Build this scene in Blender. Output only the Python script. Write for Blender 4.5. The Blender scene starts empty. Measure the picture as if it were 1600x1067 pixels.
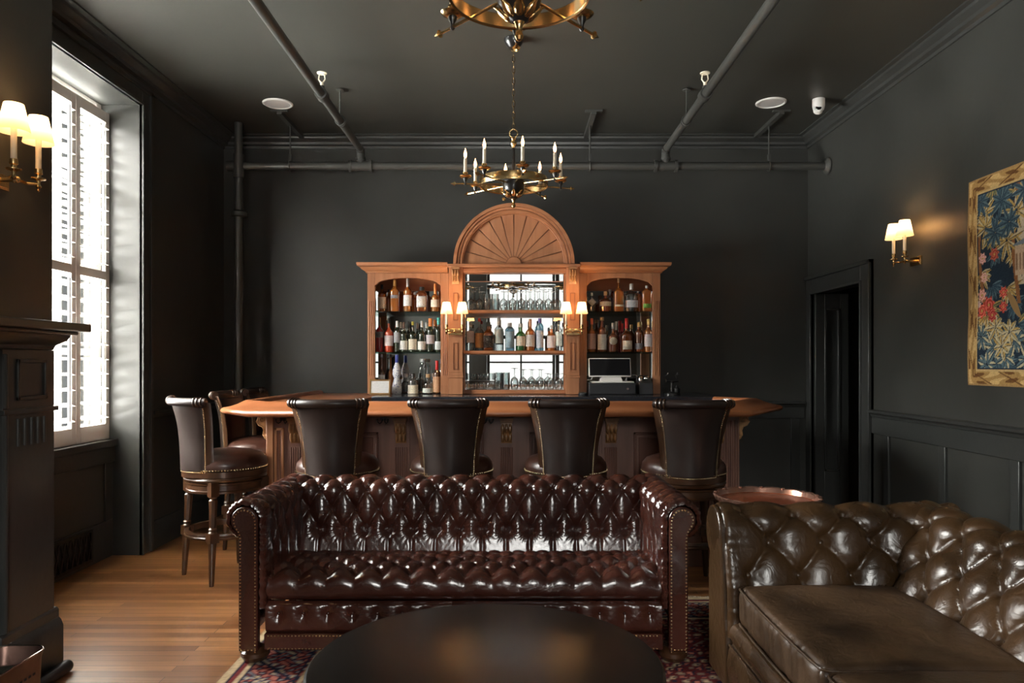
import bpy, bmesh, math, random
import numpy as np
from mathutils import Vector, Matrix
PI = math.pi
rnd = random.Random(7)
SC = bpy.context.scene
COL = SC.collection

# ------------------------------------------------------------------ camera
cam_d = bpy.data.cameras.new('camera')
cam = bpy.data.objects.new('camera', cam_d)
COL.objects.link(cam)
cam.location = (0, 0, 1.36)
cam.rotation_euler = (PI / 2, 0, 0)
cam_d.sensor_width = 36.0
cam_d.lens = 1147.0 / 1600 * 36
cam_d.shift_y = 35.0 / 1600
cam_d.clip_start = 0.02
SC.camera = cam
# ------------------------------------------------------------------ world, exposure
SC.view_settings.view_transform = 'Standard'
SC.view_settings.look = 'None'
SC.view_settings.gamma = 1
SC.view_settings.use_curve_mapping = False
SC.view_settings.exposure = 0.65
SKY = 26.0
w = bpy.data.worlds.new('sky'); SC.world = w; w.use_nodes = True
bg = w.node_tree.nodes['Background']
bg.inputs[0].default_value = (1.0, 0.975, 0.93, 1)
# overcast sky, brighter on the left-hand (sunny) side of the building than behind it
_n = w.node_tree.nodes; _l = w.node_tree.links
_tc = _n.new('ShaderNodeTexCoord'); _sx = _n.new('ShaderNodeSeparateXYZ'); _mr = _n.new('ShaderNodeMapRange')
_l.new(_tc.outputs['Generated'], _sx.inputs[0]); _l.new(_sx.outputs['X'], _mr.inputs[0])
_mr.inputs[1].default_value = -.9; _mr.inputs[2].default_value = -.1; _mr.inputs[3].default_value = SKY * 4.0; _mr.inputs[4].default_value = SKY * 1.35
_zr = _n.new('ShaderNodeValToRGB'); _za = _n.new('ShaderNodeMath'); _za.operation = 'MULTIPLY_ADD'; _za.inputs[1].default_value = .5; _za.inputs[2].default_value = .5
_l.new(_sx.outputs['Z'], _za.inputs[0]); _l.new(_za.outputs[0], _zr.inputs[0])       # sunlit ground below, horizon band darkened to dim mirror and right wall, sky above
_e = _zr.color_ramp.elements; _e[0].position = 0; _e[0].color = (1, 1, 1, 1); _e[1].position = 1; _e[1].color = (.6, .6, .6, 1)
for _p, _c in ((.38, 1.0), (.435, .026), (.565, .026), (.62, .55), (.72, .62)):
    _q = _e.new(_p); _q.color = (_c, _c, _c, 1)
_mm = _n.new('ShaderNodeMath'); _mm.operation = 'MULTIPLY'; _l.new(_mr.outputs[0], _mm.inputs[0]); _l.new(_zr.outputs[0], _mm.inputs[1])
_l.new(_mm.outputs[0], bg.inputs[1])
SC.cycles.transparent_max_bounces = 32
SC.cycles.max_bounces = 10
SC.cycles.sample_clamp_indirect = 12
def portal(name, loc, rot, sx, sy):
    l = bpy.data.lights.new(name, 'AREA'); l.shape = 'RECTANGLE'; l.size = sx; l.size_y = sy
    l.energy = 1; l.cycles.is_portal = True
    o = bpy.data.objects.new(name, l); COL.objects.link(o); o.location = loc; o.rotation_euler = rot
    return o
XL, XR, YB, YF, ZC = -2.65, 2.72, 6.75, -2.7, 3.44        # room limits
# window openings: (y0,y1,z0,z1) on the left wall, (x0,x1,z0,z1) on the rear wall
LWIN = [(3.62, 5.22, 0.83, 3.2), (-2.35, -1.75, 0.83, 3.2)]
RWIN = [(-0.55, 0.95, 0.8, 3.1)]
for i, (a, b, c, d) in enumerate(LWIN):
    portal('window_light', (-3.02, (a + b) / 2, (c + d) / 2), (0, -PI / 2, 0), d - c, b - a)
for i, (a, b, c, d) in enumerate(RWIN):
    portal('window_light', ((a + b) / 2, YF - .32, (c + d) / 2), (PI / 2, 0, 0), b - a, d - c)

# ------------------------------------------------------------------ helpers
class MB:
    def __init__(s): s.v = []; s.f = []; s.M = Matrix()
    def add(s, vs, fs):
        b = len(s.v); M = s.M
        s.v += [tuple(M @ Vector(v)) for v in vs]
        s.f += [tuple(i + b for i in f) for f in fs]
    def box(s, x0, x1, y0, y1, z0, z1):
        s.add([(x0,y0,z0),(x1,y0,z0),(x1,y1,z0),(x0,y1,z0),(x0,y0,z1),(x1,y0,z1),(x1,y1,z1),(x0,y1,z1)],
              [(0,3,2,1),(4,5,6,7),(0,1,5,4),(1,2,6,5),(2,3,7,6),(3,0,4,7)])
    def grid(s, P, cu=False, cv=False):
        n, m = len(P), len(P[0]); vs = [p for r in P for p in r]; fs = []
        for i in range(n if cu else n - 1):
            for j in range(m if cv else m - 1):
                a, b = i * m + j, ((i + 1) % n) * m + j
                c, d = ((i + 1) % n) * m + (j + 1) % m, i * m + (j + 1) % m
                fs.append((a, b, c, d))
        s.add(vs, fs)
    def lathe(s, prof, c=(0, 0, 0), n=20, fn=None):
        P = []
        for (r, z) in prof:
            row = []
            for k in range(n):
                t = 2 * PI * k / n; q = r * (fn(t, z) if fn else 1)
                row.append((c[0] + q * math.cos(t), c[1] + q * math.sin(t), c[2] + z))
            P.append(row)
        s.grid(P, False, True)
        b = len(s.v)
        if prof[0] == prof[-1]: return
        if prof[0][0] > 1e-5: s.f.append(tuple(b - n * len(prof) + k for k in range(n))[::-1])
        if prof[-1][0] > 1e-5: s.f.append(tuple(b - n + k for k in range(n)))
    def tube(s, pts, r, n=8, closed=False):
        pts = [Vector(p) for p in pts]; N = len(pts); rr = r if isinstance(r, (list, tuple)) else [r] * N
        P = []; up = None
        for i in range(N):
            if closed: t = pts[(i + 1) % N] - pts[i - 1]
            else: t = pts[min(i + 1, N - 1)] - pts[max(i - 1, 0)]
            t.normalize()
            if up is None: up = t.orthogonal().normalized()
            up = (up - t * up.dot(t)).normalized(); sd = t.cross(up)
            P.append([tuple(pts[i] + (up * math.cos(2*PI*k/n) + sd * math.sin(2*PI*k/n)) * rr[i]) for k in range(n)])
        s.grid(P, closed, True)
        if not closed:
            b = len(s.v); s.f.append(tuple(b - n * N + k for k in range(n))[::-1]); s.f.append(tuple(b - n + k for k in range(n)))
    def cyl(s, p0, p1, r, n=16, r1=None): s.tube([p0, p1], [r, r if r1 is None else r1], n)
    def prism(s, poly, a, b, axis='y'):
        n = len(poly)
        if axis == 'y': vs = [(x, a, z) for x, z in poly] + [(x, b, z) for x, z in poly]
        elif axis == 'x': vs = [(a, x, z) for x, z in poly] + [(b, x, z) for x, z in poly]
        else: vs = [(x, z, a) for x, z in poly] + [(x, z, b) for x, z in poly]
        s.add(vs, [tuple(range(n)), tuple(range(2 * n - 1, n - 1, -1))] + [(i, n + i, n + (i + 1) % n, (i + 1) % n) for i in range(n)])
    def rail(s, path, prof, closed=False):
        """path: 2D points, inside on the left hand side; prof: (inward distance, z) closed outline"""
        P = [Vector(p) for p in path]; N = len(P); rows = []
        for i in range(N):
            def nrm(a, b): d = (b - a).normalized(); return Vector((-d.y, d.x))
            n0 = nrm(P[i - 1], P[i]) if (i > 0 or closed) else None
            n1 = nrm(P[i], P[(i + 1) % N]) if (i < N - 1 or closed) else None
            if n0 is None: m = n1
            elif n1 is None: m = n0
            else: m = (n0 + n1) / (1 + n0.dot(n1))
            rows.append([(P[i].x + m.x * d, P[i].y + m.y * d, z) for d, z in prof])
        s.grid(rows, closed, True)
        if not closed:
            k = len(prof); b = len(s.v); s.f.append(tuple(b - k * N + q for q in range(k))); s.f.append(tuple(b - k + q for q in range(k))[::-1])
    def ball(s, c, rx, ry=None, rz=None, n=12, m=8):
        ry = rx if ry is None else ry; rz = rx if rz is None else rz
        P = [[(c[0] + rx * math.sin(PI * i / m) * math.cos(2 * PI * k / n), c[1] + ry * math.sin(PI * i / m) * math.sin(2 * PI * k / n), c[2] - rz * math.cos(PI * i / m)) for k in range(n)] for i in range(1, m)]
        s.grid(P, False, True); b = len(s.v)
        s.f.append(tuple(b - n * (m - 1) + k for k in range(n))[::-1]); s.f.append(tuple(b - n + k for k in range(n)))
    def build(s, name, mat, parent=None, sharp=35, bevel=0, recalc=True, loc=None):
        me = bpy.data.meshes.new(name); me.from_pydata(s.v, [], s.f)
        if recalc:
            bm = bmesh.new(); bm.from_mesh(me); bmesh.ops.recalc_face_normals(bm, faces=bm.faces); bm.to_mesh(me); bm.free()
        me.materials.append(mat)
        me.polygons.foreach_set('use_smooth', [True] * len(me.polygons))
        if sharp: me.set_sharp_from_angle(angle=math.radians(sharp))
        o = bpy.data.objects.new(name, me); COL.objects.link(o)
        if parent: o.parent = parent
        if loc: o.location = loc
        if bevel:
            b = o.modifiers.new('bevel', 'BEVEL'); b.width = bevel; b.segments = 2; b.limit_method = 'ANGLE'; b.angle_limit = math.radians(40)
        return o

def tag(o, label=None, cat=None, group=None, kind=None):
    if label: o['label'] = label
    if cat: o['category'] = cat
    if group: o['group'] = group
    if kind: o['kind'] = kind
    return o
def thing(name, label, cat, loc=(0, 0, 0), rz=0, group=None):
    o = bpy.data.objects.new(name, None); COL.objects.link(o); o.empty_display_size = .1
    o.location = loc; o.rotation_euler = (0, 0, rz)
    return tag(o, label, cat, group)
def copy_tree(o, parent=None):
    c = o.copy(); COL.objects.link(c)
    if parent: c.parent = parent; c.matrix_parent_inverse = o.matrix_parent_inverse
    for ch in [x for x in SC.objects if x.parent == o]: copy_tree(ch, c)
    return c
def struct(name, mb, mat, **k): return tag(mb.build(name, mat, **k), kind='structure')
def K(px, py, Y):
    return ((px - 800) * Y / 1147, 1.36 + (568 - py) * Y / 1147)
def arc(cx, cz, r, a0, a1, n=12):
    return [(cx + r * math.cos(math.radians(a0 + (a1 - a0) * i / n)), cz + r * math.sin(math.radians(a0 + (a1 - a0) * i / n))) for i in range(n + 1)]

# ------------------------------------------------------------------ materials
def newmat(name):
    m = bpy.data.materials.new(name); m.use_nodes = True
    return m, m.node_tree, m.node_tree.nodes['Principled BSDF']
def node(nt, t, **k):
    n = nt.nodes.new(t)
    for a, b in k.items():
        if hasattr(n, a): setattr(n, a, b)
        else: n.inputs[a].default_value = b
    return n
def coords(nt, scale=(1, 1, 1), rot=(0, 0, 0)):
    tc = node(nt, 'ShaderNodeTexCoord'); mp = node(nt, 'ShaderNodeMapping')
    mp.inputs['Scale'].default_value = scale; mp.inputs['Rotation'].default_value = rot
    nt.links.new(tc.outputs['Object'], mp.inputs['Vector']); return mp.outputs[0]
def ramp(nt, fac, stops):
    r = node(nt, 'ShaderNodeValToRGB'); e = r.color_ramp.elements
    e[0].position, e[0].color = stops[0][0], (*stops[0][1], 1); e[1].position, e[1].color = stops[-1][0], (*stops[-1][1], 1)
    for p, c in stops[1:-1]:
        q = e.new(p); q.color = (*c, 1)
    nt.links.new(fac, r.inputs[0]); return r.outputs[0]
def plain(name, c, rough=.5, metal=0, noise=0, nscale=8, bump=0, bscale=60, coat=0, spec=.5, emis=None, sheen=0, trans=0, rvar=0):
    m, nt, p = newmat(name)
    p.inputs['Base Color'].default_value = (*c, 1); p.inputs['Roughness'].default_value = rough
    p.inputs['Metallic'].default_value = metal; p.inputs['Specular IOR Level'].default_value = spec
    p.inputs['Coat Weight'].default_value = coat; p.inputs['Coat Roughness'].default_value = .12
    p.inputs['Transmission Weight'].default_value = trans
    if emis: p.inputs['Emission Color'].default_value = (*emis[0], 1); p.inputs['Emission Strength'].default_value = emis[1]
    if noise or rvar:
        v = coords(nt); n = node(nt, 'ShaderNodeTexNoise'); n.inputs['Scale'].default_value = nscale; n.inputs['Detail'].default_value = 4
        nt.links.new(v, n.inputs['Vector'])
        if noise:
            o = ramp(nt, n.outputs['Fac'], [(.3, tuple(x * (1 - noise) for x in c)), (.7, tuple(min(1, x * (1 + noise)) for x in c))])
            nt.links.new(o, p.inputs['Base Color'])
        if rvar:
            mr = node(nt, 'ShaderNodeMapRange'); mr.inputs[1].default_value = .3; mr.inputs[2].default_value = .7
            mr.inputs[3].default_value = rough - rvar; mr.inputs[4].default_value = rough + rvar
            nt.links.new(n.outputs['Fac'], mr.inputs[0]); nt.links.new(mr.outputs[0], p.inputs['Roughness'])
    if bump:
        v = coords(nt); n = node(nt, 'ShaderNodeTexNoise'); n.inputs['Scale'].default_value = bscale; n.inputs['Detail'].default_value = 5
        nt.links.new(v, n.inputs['Vector']); b = node(nt, 'ShaderNodeBump'); b.inputs['Strength'].default_value = bump; b.inputs['Distance'].default_value = .01
        nt.links.new(n.outputs['Fac'], b.inputs['Height']); nt.links.new(b.outputs[0], p.inputs['Normal'])
    return m
def wood(name, c1, c2, scale=(1, 1, 1), rough=.35, grain=14, coat=.15):
    """grain runs along the axis with the small scale"""
    m, nt, p = newmat(name); v = coords(nt, scale)
    n = node(nt, 'ShaderNodeTexNoise'); n.inputs['Scale'].default_value = grain; n.inputs['Detail'].default_value = 6; n.inputs['Distortion'].default_value = .6
    nt.links.new(v, n.inputs['Vector'])
    nt.links.new(ramp(nt, n.outputs['Fac'], [(.3, c1), (.5, tuple((a + b) / 2 for a, b in zip(c1, c2))), (.7, c2)]), p.inputs['Base Color'])
    p.inputs['Roughness'].default_value = rough; p.inputs['Coat Weight'].default_value = coat; p.inputs['Coat Roughness'].default_value = .2
    b = node(nt, 'ShaderNodeBump'); b.inputs['Strength'].default_value = .12; b.inputs['Distance'].default_value = .003
    nt.links.new(n.outputs['Fac'], b.inputs['Height']); nt.links.new(b.outputs[0], p.inputs['Normal'])
    return m
def leather(name, c1, c2, rough=.28, coat=.3, ns=3, wr=.25, rvar=.05):
    m, nt, p = newmat(name); v = coords(nt)
    n = node(nt, 'ShaderNodeTexNoise'); n.inputs['Scale'].default_value = ns; n.inputs['Detail'].default_value = 6; nt.links.new(v, n.inputs['Vector'])
    nt.links.new(ramp(nt, n.outputs['Fac'], [(.35, c1), (.65, c2)]), p.inputs['Base Color'])
    mr = node(nt, 'ShaderNodeMapRange'); mr.inputs[1].default_value = .3; mr.inputs[2].default_value = .7
    mr.inputs[3].default_value = rough - rvar; mr.inputs[4].default_value = rough + rvar
    nt.links.new(n.outputs['Fac'], mr.inputs[0]); nt.links.new(mr.outputs[0], p.inputs['Roughness'])
    p.inputs['Coat Weight'].default_value = coat; p.inputs['Coat Roughness'].default_value = .15
    n1 = node(nt, 'ShaderNodeTexNoise'); n1.inputs['Scale'].default_value = 16; n1.inputs['Detail'].default_value = 3; n1.inputs['Distortion'].default_value = 1.5
    n2 = node(nt, 'ShaderNodeTexVoronoi'); n2.inputs['Scale'].default_value = 350
    nt.links.new(v, n1.inputs['Vector']); nt.links.new(v, n2.inputs['Vector'])
    b1 = node(nt, 'ShaderNodeBump'); b1.inputs['Strength'].default_value = wr; b1.inputs['Distance'].default_value = .012
    b2 = node(nt, 'ShaderNodeBump'); b2.inputs['Strength'].default_value = .12; b2.inputs['Distance'].default_value = .001
    nt.links.new(n1.outputs['Fac'], b1.inputs['Height']); nt.links.new(n2.outputs['Distance'], b2.inputs['Height'])
    nt.links.new(b1.outputs[0], b2.inputs['Normal']); nt.links.new(b2.outputs[0], p.inputs['Normal'])
    return m
def thin_glass(name, tint, gloss=.12, diff=0, dcol=(1, 1, 1), edge=.22):
    m = bpy.data.materials.new(name); m.use_nodes = True; nt = m.node_tree; nt.nodes.clear()
    out = node(nt, 'ShaderNodeOutputMaterial'); t = node(nt, 'ShaderNodeBsdfTransparent'); t.inputs[0].default_value = (*tint, 1)
    g = node(nt, 'ShaderNodeBsdfGlossy'); g.inputs['Roughness'].default_value = .03
    lw = node(nt, 'ShaderNodeLayerWeight'); lw.inputs[0].default_value = .25
    ma = node(nt, 'ShaderNodeMath', operation='MULTIPLY_ADD'); ma.inputs[1].default_value = .7; ma.inputs[2].default_value = gloss
    nt.links.new(lw.outputs['Facing'], ma.inputs[0]); mx = node(nt, 'ShaderNodeMixShader')
    nt.links.new(ma.outputs[0], mx.inputs[0]); last = t.outputs[0]
    if edge < 1:  # tint darkened where seen edge-on, standing in for refraction
        pw = node(nt, 'ShaderNodeMath', operation='POWER'); pw.inputs[1].default_value = 1.5; l2 = node(nt, 'ShaderNodeLayerWeight'); l2.inputs[0].default_value = .5
        nt.links.new(l2.outputs['Facing'], pw.inputs[0]); cm = node(nt, 'ShaderNodeMix', data_type='RGBA'); nt.links.new(pw.outputs[0], cm.inputs[0])
        cm.inputs[6].default_value = (*tint, 1); cm.inputs[7].default_value = (*(x * edge for x in tint), 1); nt.links.new(cm.outputs[2], t.inputs[0])
    if diff:
        d = node(nt, 'ShaderNodeBsdfDiffuse'); d.inputs[0].default_value = (*dcol, 1); m2 = node(nt, 'ShaderNodeMixShader'); m2.inputs[0].default_value = diff
        nt.links.new(t.outputs[0], m2.inputs[1]); nt.links.new(d.outputs[0], m2.inputs[2]); last = m2.outputs[0]
    nt.links.new(last, mx.inputs[1]); nt.links.new(g.outputs[0], mx.inputs[2]); nt.links.new(mx.outputs[0], out.inputs[0])
    return m
def vcol_mat(name, rough=.9, bump=.3, bscale=300):
    m, nt, p = newmat(name); a = node(nt, 'ShaderNodeVertexColor'); a.layer_name = 'pattern'
    nt.links.new(a.outputs['Color'], p.inputs['Base Color']); p.inputs['Roughness'].default_value = rough; p.inputs['Specular IOR Level'].default_value = .15
    v = coords(nt); n = node(nt, 'ShaderNodeTexNoise'); n.inputs['Scale'].default_value = bscale; nt.links.new(v, n.inputs['Vector'])
    b = node(nt, 'ShaderNodeBump'); b.inputs['Strength'].default_value = bump; b.inputs['Distance'].default_value = .004
    nt.links.new(n.outputs['Fac'], b.inputs['Height']); nt.links.new(b.outputs[0], p.inputs['Normal']); return m

PAINT = plain('dark_wall_paint', (.040, .041, .037), .42, noise=.12, nscale=2.5, bump=.12, bscale=9, rvar=.06)
CEILP = plain('dark_ceiling_paint', (.042, .042, .036), .5, noise=.08, nscale=1.5, bump=.08, bscale=5)
TRIM = plain('dark_gloss_trim_paint', (.040, .042, .040), .3, noise=.08, nscale=4, bump=.1, bscale=25)
PIPE = plain('painted_pipe', (.055, .056, .052), .32, bump=.05, bscale=30)
CHERRY_V = wood('cherry_upright', (.31, .122, .052), (.46, .212, .100), (1, 1, .06), rough=.42, coat=.05)
CHERRY_H = wood('cherry_level', (.30, .108, .042), (.44, .190, .085), (.06, 1, 1), rough=.42, coat=.05)
CHERRY_Y = wood('cherry_lengthwise', (.36, .13, .055), (.52, .22, .10), (1, .06, 1))
RAILW = wood('counter_rail_wood', (.27, .088, .032), (.40, .15, .060), (.08, .4, 1), rough=.32, coat=.25)
OAK = wood('bar_front_wood', (.13, .060, .043), (.24, .115, .080), (1, 1, .07), rough=.4)
OAKD = wood('bar_front_dark_wood', (.085, .031, .019), (.15, .056, .034), (1, 1, .08), rough=.35)
CARVE = plain('carved_wood', (.34, .17, .07), .4, noise=.35, nscale=18, coat=.2)
PALE = plain('carved_pale_wood', (.48, .27, .12), .45, noise=.3, nscale=18)
STOOLW = plain('stool_wood', (.050, .021, .009), .3, noise=.3, nscale=14, coat=.4)
LEA1 = leather('oxblood_leather', (.028, .0078, .0050), (.066, .0190, .0115), rough=.2, coat=.65, wr=.3)
LEA2 = leather('worn_brown_leather', (.024, .0125, .005), (.066, .033, .0125), rough=.3, coat=.15, ns=2.2, wr=.35, rvar=.08)
LEA2C = leather('worn_cushion_leather', (.018, .010, .005), (.10, .056, .028), rough=.38, coat=.05, ns=2.6, wr=.3, rvar=.1)
LEA3 = leather('stool_leather', (.017, .010, .0085), (.030, .018, .014), rough=.36, coat=.1, ns=4, wr=.06)
LEA3S = leather('stool_seat_leather', (.034, .013, .009), (.055, .021, .013), rough=.32, coat=.15, ns=4, wr=.06)
BRASS = plain('brass', (.72, .50, .23), .24, 1, noise=.15, nscale=12)
NAIL = plain('nailhead_brass', (.78, .60, .36), .25, 1)
IRON = plain('black_metal', (.012, .012, .012), .3, .2, coat=.3)
BLACKW = plain('black_tabletop', (.014, .010, .008), .24)
WHITE = plain('shutter_white', (.72, .70, .66), .4)
CREAM = plain('candle_sleeve', (.85, .78, .62), .5)
STONE = plain('black_stone', (.02, .022, .028), .15, noise=.3, nscale=40)
SILV = plain('silver', (.75, .75, .75), .2, 1)
MIRROR = plain('mirror_glass', (.86, .88, .87), .01, 1)
WPLAST = plain('white_plastic', (.72, .72, .70), .35)
BPLAST = plain('black_plastic', (.02, .021, .024), .35)
SCREEN = plain('screen_glass', (.004, .004, .005), .06)
PAPER = plain('paper', (.80, .78, .72), .7)
GLASS = thin_glass('clear_glass', (.90, .93, .93), .08, edge=.03)
PANE = thin_glass('window_pane_glass', (.97, .98, .98), .02, edge=1)
GSHELF = thin_glass('glass_shelf', (.62, .80, .74), .14, edge=1)
FLAME = plain('lit_bulb', (1, .6, .3), .3, emis=((1, .50, .20), 8))
SEAM = plain('seam_dark', (.02, .008, .006), .5)

def shade_mat():
    m = bpy.data.materials.new('lamp_shade_paper'); m.use_nodes = True; nt = m.node_tree; nt.nodes.clear()
    out = node(nt, 'ShaderNodeOutputMaterial'); d = node(nt, 'ShaderNodeBsdfDiffuse'); d.inputs[0].default_value = (.8, .72, .58, 1)
    t = node(nt, 'ShaderNodeBsdfTranslucent'); t.inputs[0].default_value = (.95, .78, .52, 1); mx = node(nt, 'ShaderNodeMixShader'); mx.inputs[0].default_value = .5
    nt.links.new(d.outputs[0], mx.inputs[1]); nt.links.new(t.outputs[0], mx.inputs[2]); nt.links.new(mx.outputs[0], out.inputs[0]); return m
SHADE = shade_mat()

def floor_mat():
    m, nt, p = newmat('oak_strip_floor'); v = coords(nt)
    br = node(nt, 'ShaderNodeTexBrick'); br.offset = .37; br.offset_frequency = 2
    br.inputs['Scale'].default_value = 1; br.inputs['Brick Width'].default_value = 1.1; br.inputs['Row Height'].default_value = .058
    br.inputs['Mortar Size'].default_value = .0018; br.inputs['Mortar'].default_value = (.05, .022, .01, 1)
    br.inputs['Color1'].default_value = (.21, .078, .024, 1); br.inputs['Color2'].default_value = (.46, .215, .08, 1)
    nt.links.new(v, br.inputs['Vector'])
    v2 = coords(nt, (.8, 14, 1)); n = node(nt, 'ShaderNodeTexNoise'); n.inputs['Scale'].default_value = 5; n.inputs['Detail'].default_value = 7; nt.links.new(v2, n.inputs['Vector'])
    mx = node(nt, 'ShaderNodeMix', data_type='RGBA', blend_type='MULTIPLY'); mx.inputs[0].default_value = .75
    nt.links.new(br.outputs['Color'], mx.inputs[6]); nt.links.new(ramp(nt, n.outputs['Fac'], [(.3, (.62, .58, .54)), (.7, (1.15, 1.15, 1.15))]), mx.inputs[7])
    nt.links.new(mx.outputs[2], p.inputs['Base Color']); p.inputs['Roughness'].default_value = .3; p.inputs['Coat Weight'].default_value = .6; p.inputs['Coat Roughness'].default_value = .3
    b = node(nt, 'ShaderNodeBump'); b.inputs['Strength'].default_value = .3; b.inputs['Distance'].default_value = .002
    nt.links.new(n.outputs['Fac'], b.inputs['Height']); nt.links.new(b.outputs[0], p.inputs['Normal']); return m
FLOORM = floor_mat()

# ================================================================== THE ROOM
mb = MB(); mb.box(-3.2, 4.6, YF - .4, YB + .3, -.12, 0); struct('floor', mb, FLOORM)
mb = MB(); mb.box(-3.2, 4.6, YF - .4, YB + .3, ZC, ZC + .15); struct('ceiling', mb, CEILP)
mb = MB(); mb.box(-3.2, 4.6, YB, YB + .3, 0, ZC); struct('wall_back', mb, PAINT)
mb = MB(); t0, t1 = XL - .33, XL
ys = [YF - .4] + sum([[a, b] for a, b, c, d in sorted(LWIN)], []) + [YB]
for i in range(0, len(ys), 2): mb.box(t0, t1, ys[i], ys[i + 1], 0, ZC)
for a, b, c, d in LWIN: mb.box(t0, t1, a, b, d, ZC); mb.box(t0, XL - .2, a, b, 0, c)
struct('wall_left', mb, PAINT)
mb = MB()
mb.box(XR, XR + .12, YF - .4, 5.69, 0, ZC); mb.box(XR, XR + .12, 6.64, YB, 0, ZC); mb.box(XR, XR + .12, 5.69, 6.64, 1.995, ZC)
struct('wall_right', mb, PAINT)
mb = MB(); xs = [XL] + sum([[a, b] for a, b, c, d in RWIN], []) + [XR]
for i in range(0, len(xs), 2): mb.box(xs[i], xs[i + 1], YF - .3, YF, 0, ZC)
for a, b, c, d in RWIN: mb.box(a, b, YF - .3, YF, d, ZC); mb.box(a, b, YF - .3, YF, 0, c)
struct('wall_rear', mb, PAINT)
mb = MB(); mb.box(4.45, 4.6, 4.2, YB, 0, ZC); mb.box(XR + .12, 4.45, 4.05, 4.2, 0, ZC); struct('wall_hallway', mb, PAINT)
# chimney breast
mb = MB(); mb.box(XL, -2.08, 1.28, 3.32, 0, ZC); struct('wall_chimney', mb, PAINT)
# crown mouldings
crown = [(0, 3.335), (.012, 3.335), (.018, 3.355), (.045, 3.365), (.05, 3.385), (.085, 3.41), (.09, 3.425), (.12, 3.43), (.12, 3.44), (0, 3.44)]
for i, (p, q) in enumerate([((XL, YB), (XR, YB)), ((XR, YB), (XR, YF)), ((XL, 3.32), (XL, YB))], 1):
    mb = MB(); d = Vector(q) - Vector(p)
    pr = crown if i != 3 else [(a * 1.2, z) for a, z in crown]
    if i == 1: mb.prism([(YB - a, z) for a, z in pr], XL, XR, 'x')
    elif i == 2: mb.prism([(XR - a, z) for a, z in pr], YF, YB, 'y')
    else: mb.prism([(XL + a, z) for a, z in pr], 3.32, YB, 'y')
    struct('trim_%d' % i, mb, TRIM)
# wainscot: chair rail and stiles on right wall and back wall
mb = MB()
for (a, b) in [(YF, 5.52)]:
    mb.prism([(XR, .965), (XR - .022, .965), (XR - .03, .985), (XR - .05, .995), (XR - .05, 1.015), (XR, 1.02)], a, b)
for y in [5.31, 4.62, 3.95, 3.28, 2.6, 1.9, 1.2, .5]:
    mb.box(XR - .0175, XR, y - .035, y + .035, .26, .84)
mb.box(XR - .018, XR, YF, 5.52, .84, .965); mb.box(XR - .018, XR, YF, 5.52, .14, .26)
struct('trim_4', mb, TRIM, bevel=.003)
mb = MB()
mb.prism([(YB, .965), (YB - .022, .965), (YB - .03, .985), (YB - .05, .995), (YB - .05, 1.015), (YB, 1.02)], XL, 2.68, 'x')
for x in [-2.3, 2.6]: mb.box(x - .04, x + .04, YB - .0175, YB, .2, .86)
mb.box(XL, 2.68, YB - .018, YB, .86, .965); struct('trim_5', mb, TRIM, bevel=.003)
bprof = [(0, 0), (.03, 0), (.03, .15), (.018, .17), (.012, .2), (0, .2)]
mb = MB(); mb.prism([(YB - a, z) for a, z in bprof], XL, XR, 'x'); struct('baseboard_back', mb, TRIM)
mb = MB(); mb.prism([(XR - a, z) for a, z in bprof], YF, 5.52); struct('baseboard_right', mb, TRIM)
mb = MB(); mb.prism([(XL + a, z) for a, z in bprof], 5.36, YB); struct('baseboard_left', mb, TRIM)
# window casing on left wall, and recess panelling
for n, (a, b, c, d) in enumerate(LWIN):
    mb = MB(); x = XL
    for (p, q) in ((b, b + .13), (a - .13, a)):
        if q < 3.4 and n == 0: q = a; p = 3.33
        mb.box(x, x + .022, p, q, 0, d + .13)
        e = q if q > b else p
        mb.box(x, x + .038, min(e, e + (.0 if e == p else -.03)), max(e, e + (.03 if e == p else 0)), 0, d + .13)
        g = p if q > b else q - .018
        mb.box(x, x + .032, g, g + .018, 0, d + .018)
    mb.box(x, x + .022, a, b, d, d + .13); mb.box(x, x + .038, a, b + .13, d + .1, d + .13); mb.box(x, x + .032, a, b, d, d + .018)
    struct('trim_%d' % (6 + n), mb, TRIM, bevel=.003)
mb = MB(); a, b, c, d = LWIN[0]; x = XL - .2
mb.box(x - .1, x + .05, a, b, c - .05, c); mb.box(x, x + .03, a, b, c - .16, c - .05)         # sill and apron
mb.box(x, x + .015, a, b, 0, .26); mb.box(x, x + .015, b - .1, b, .26, c - .16); mb.box(x, x + .015, a, a + .1, .26, c - .16)
struct('trim_9', mb, TRIM, bevel=.004)
# left wall dado beyond the window
mb = MB(); mb.prism([(XL, .965), (XL + .022, .965), (XL + .03, .985), (XL + .045, .995), (XL + .045, 1.015), (XL, 1.02)], 5.36, YB); struct('trim_10', mb, TRIM)
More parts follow.
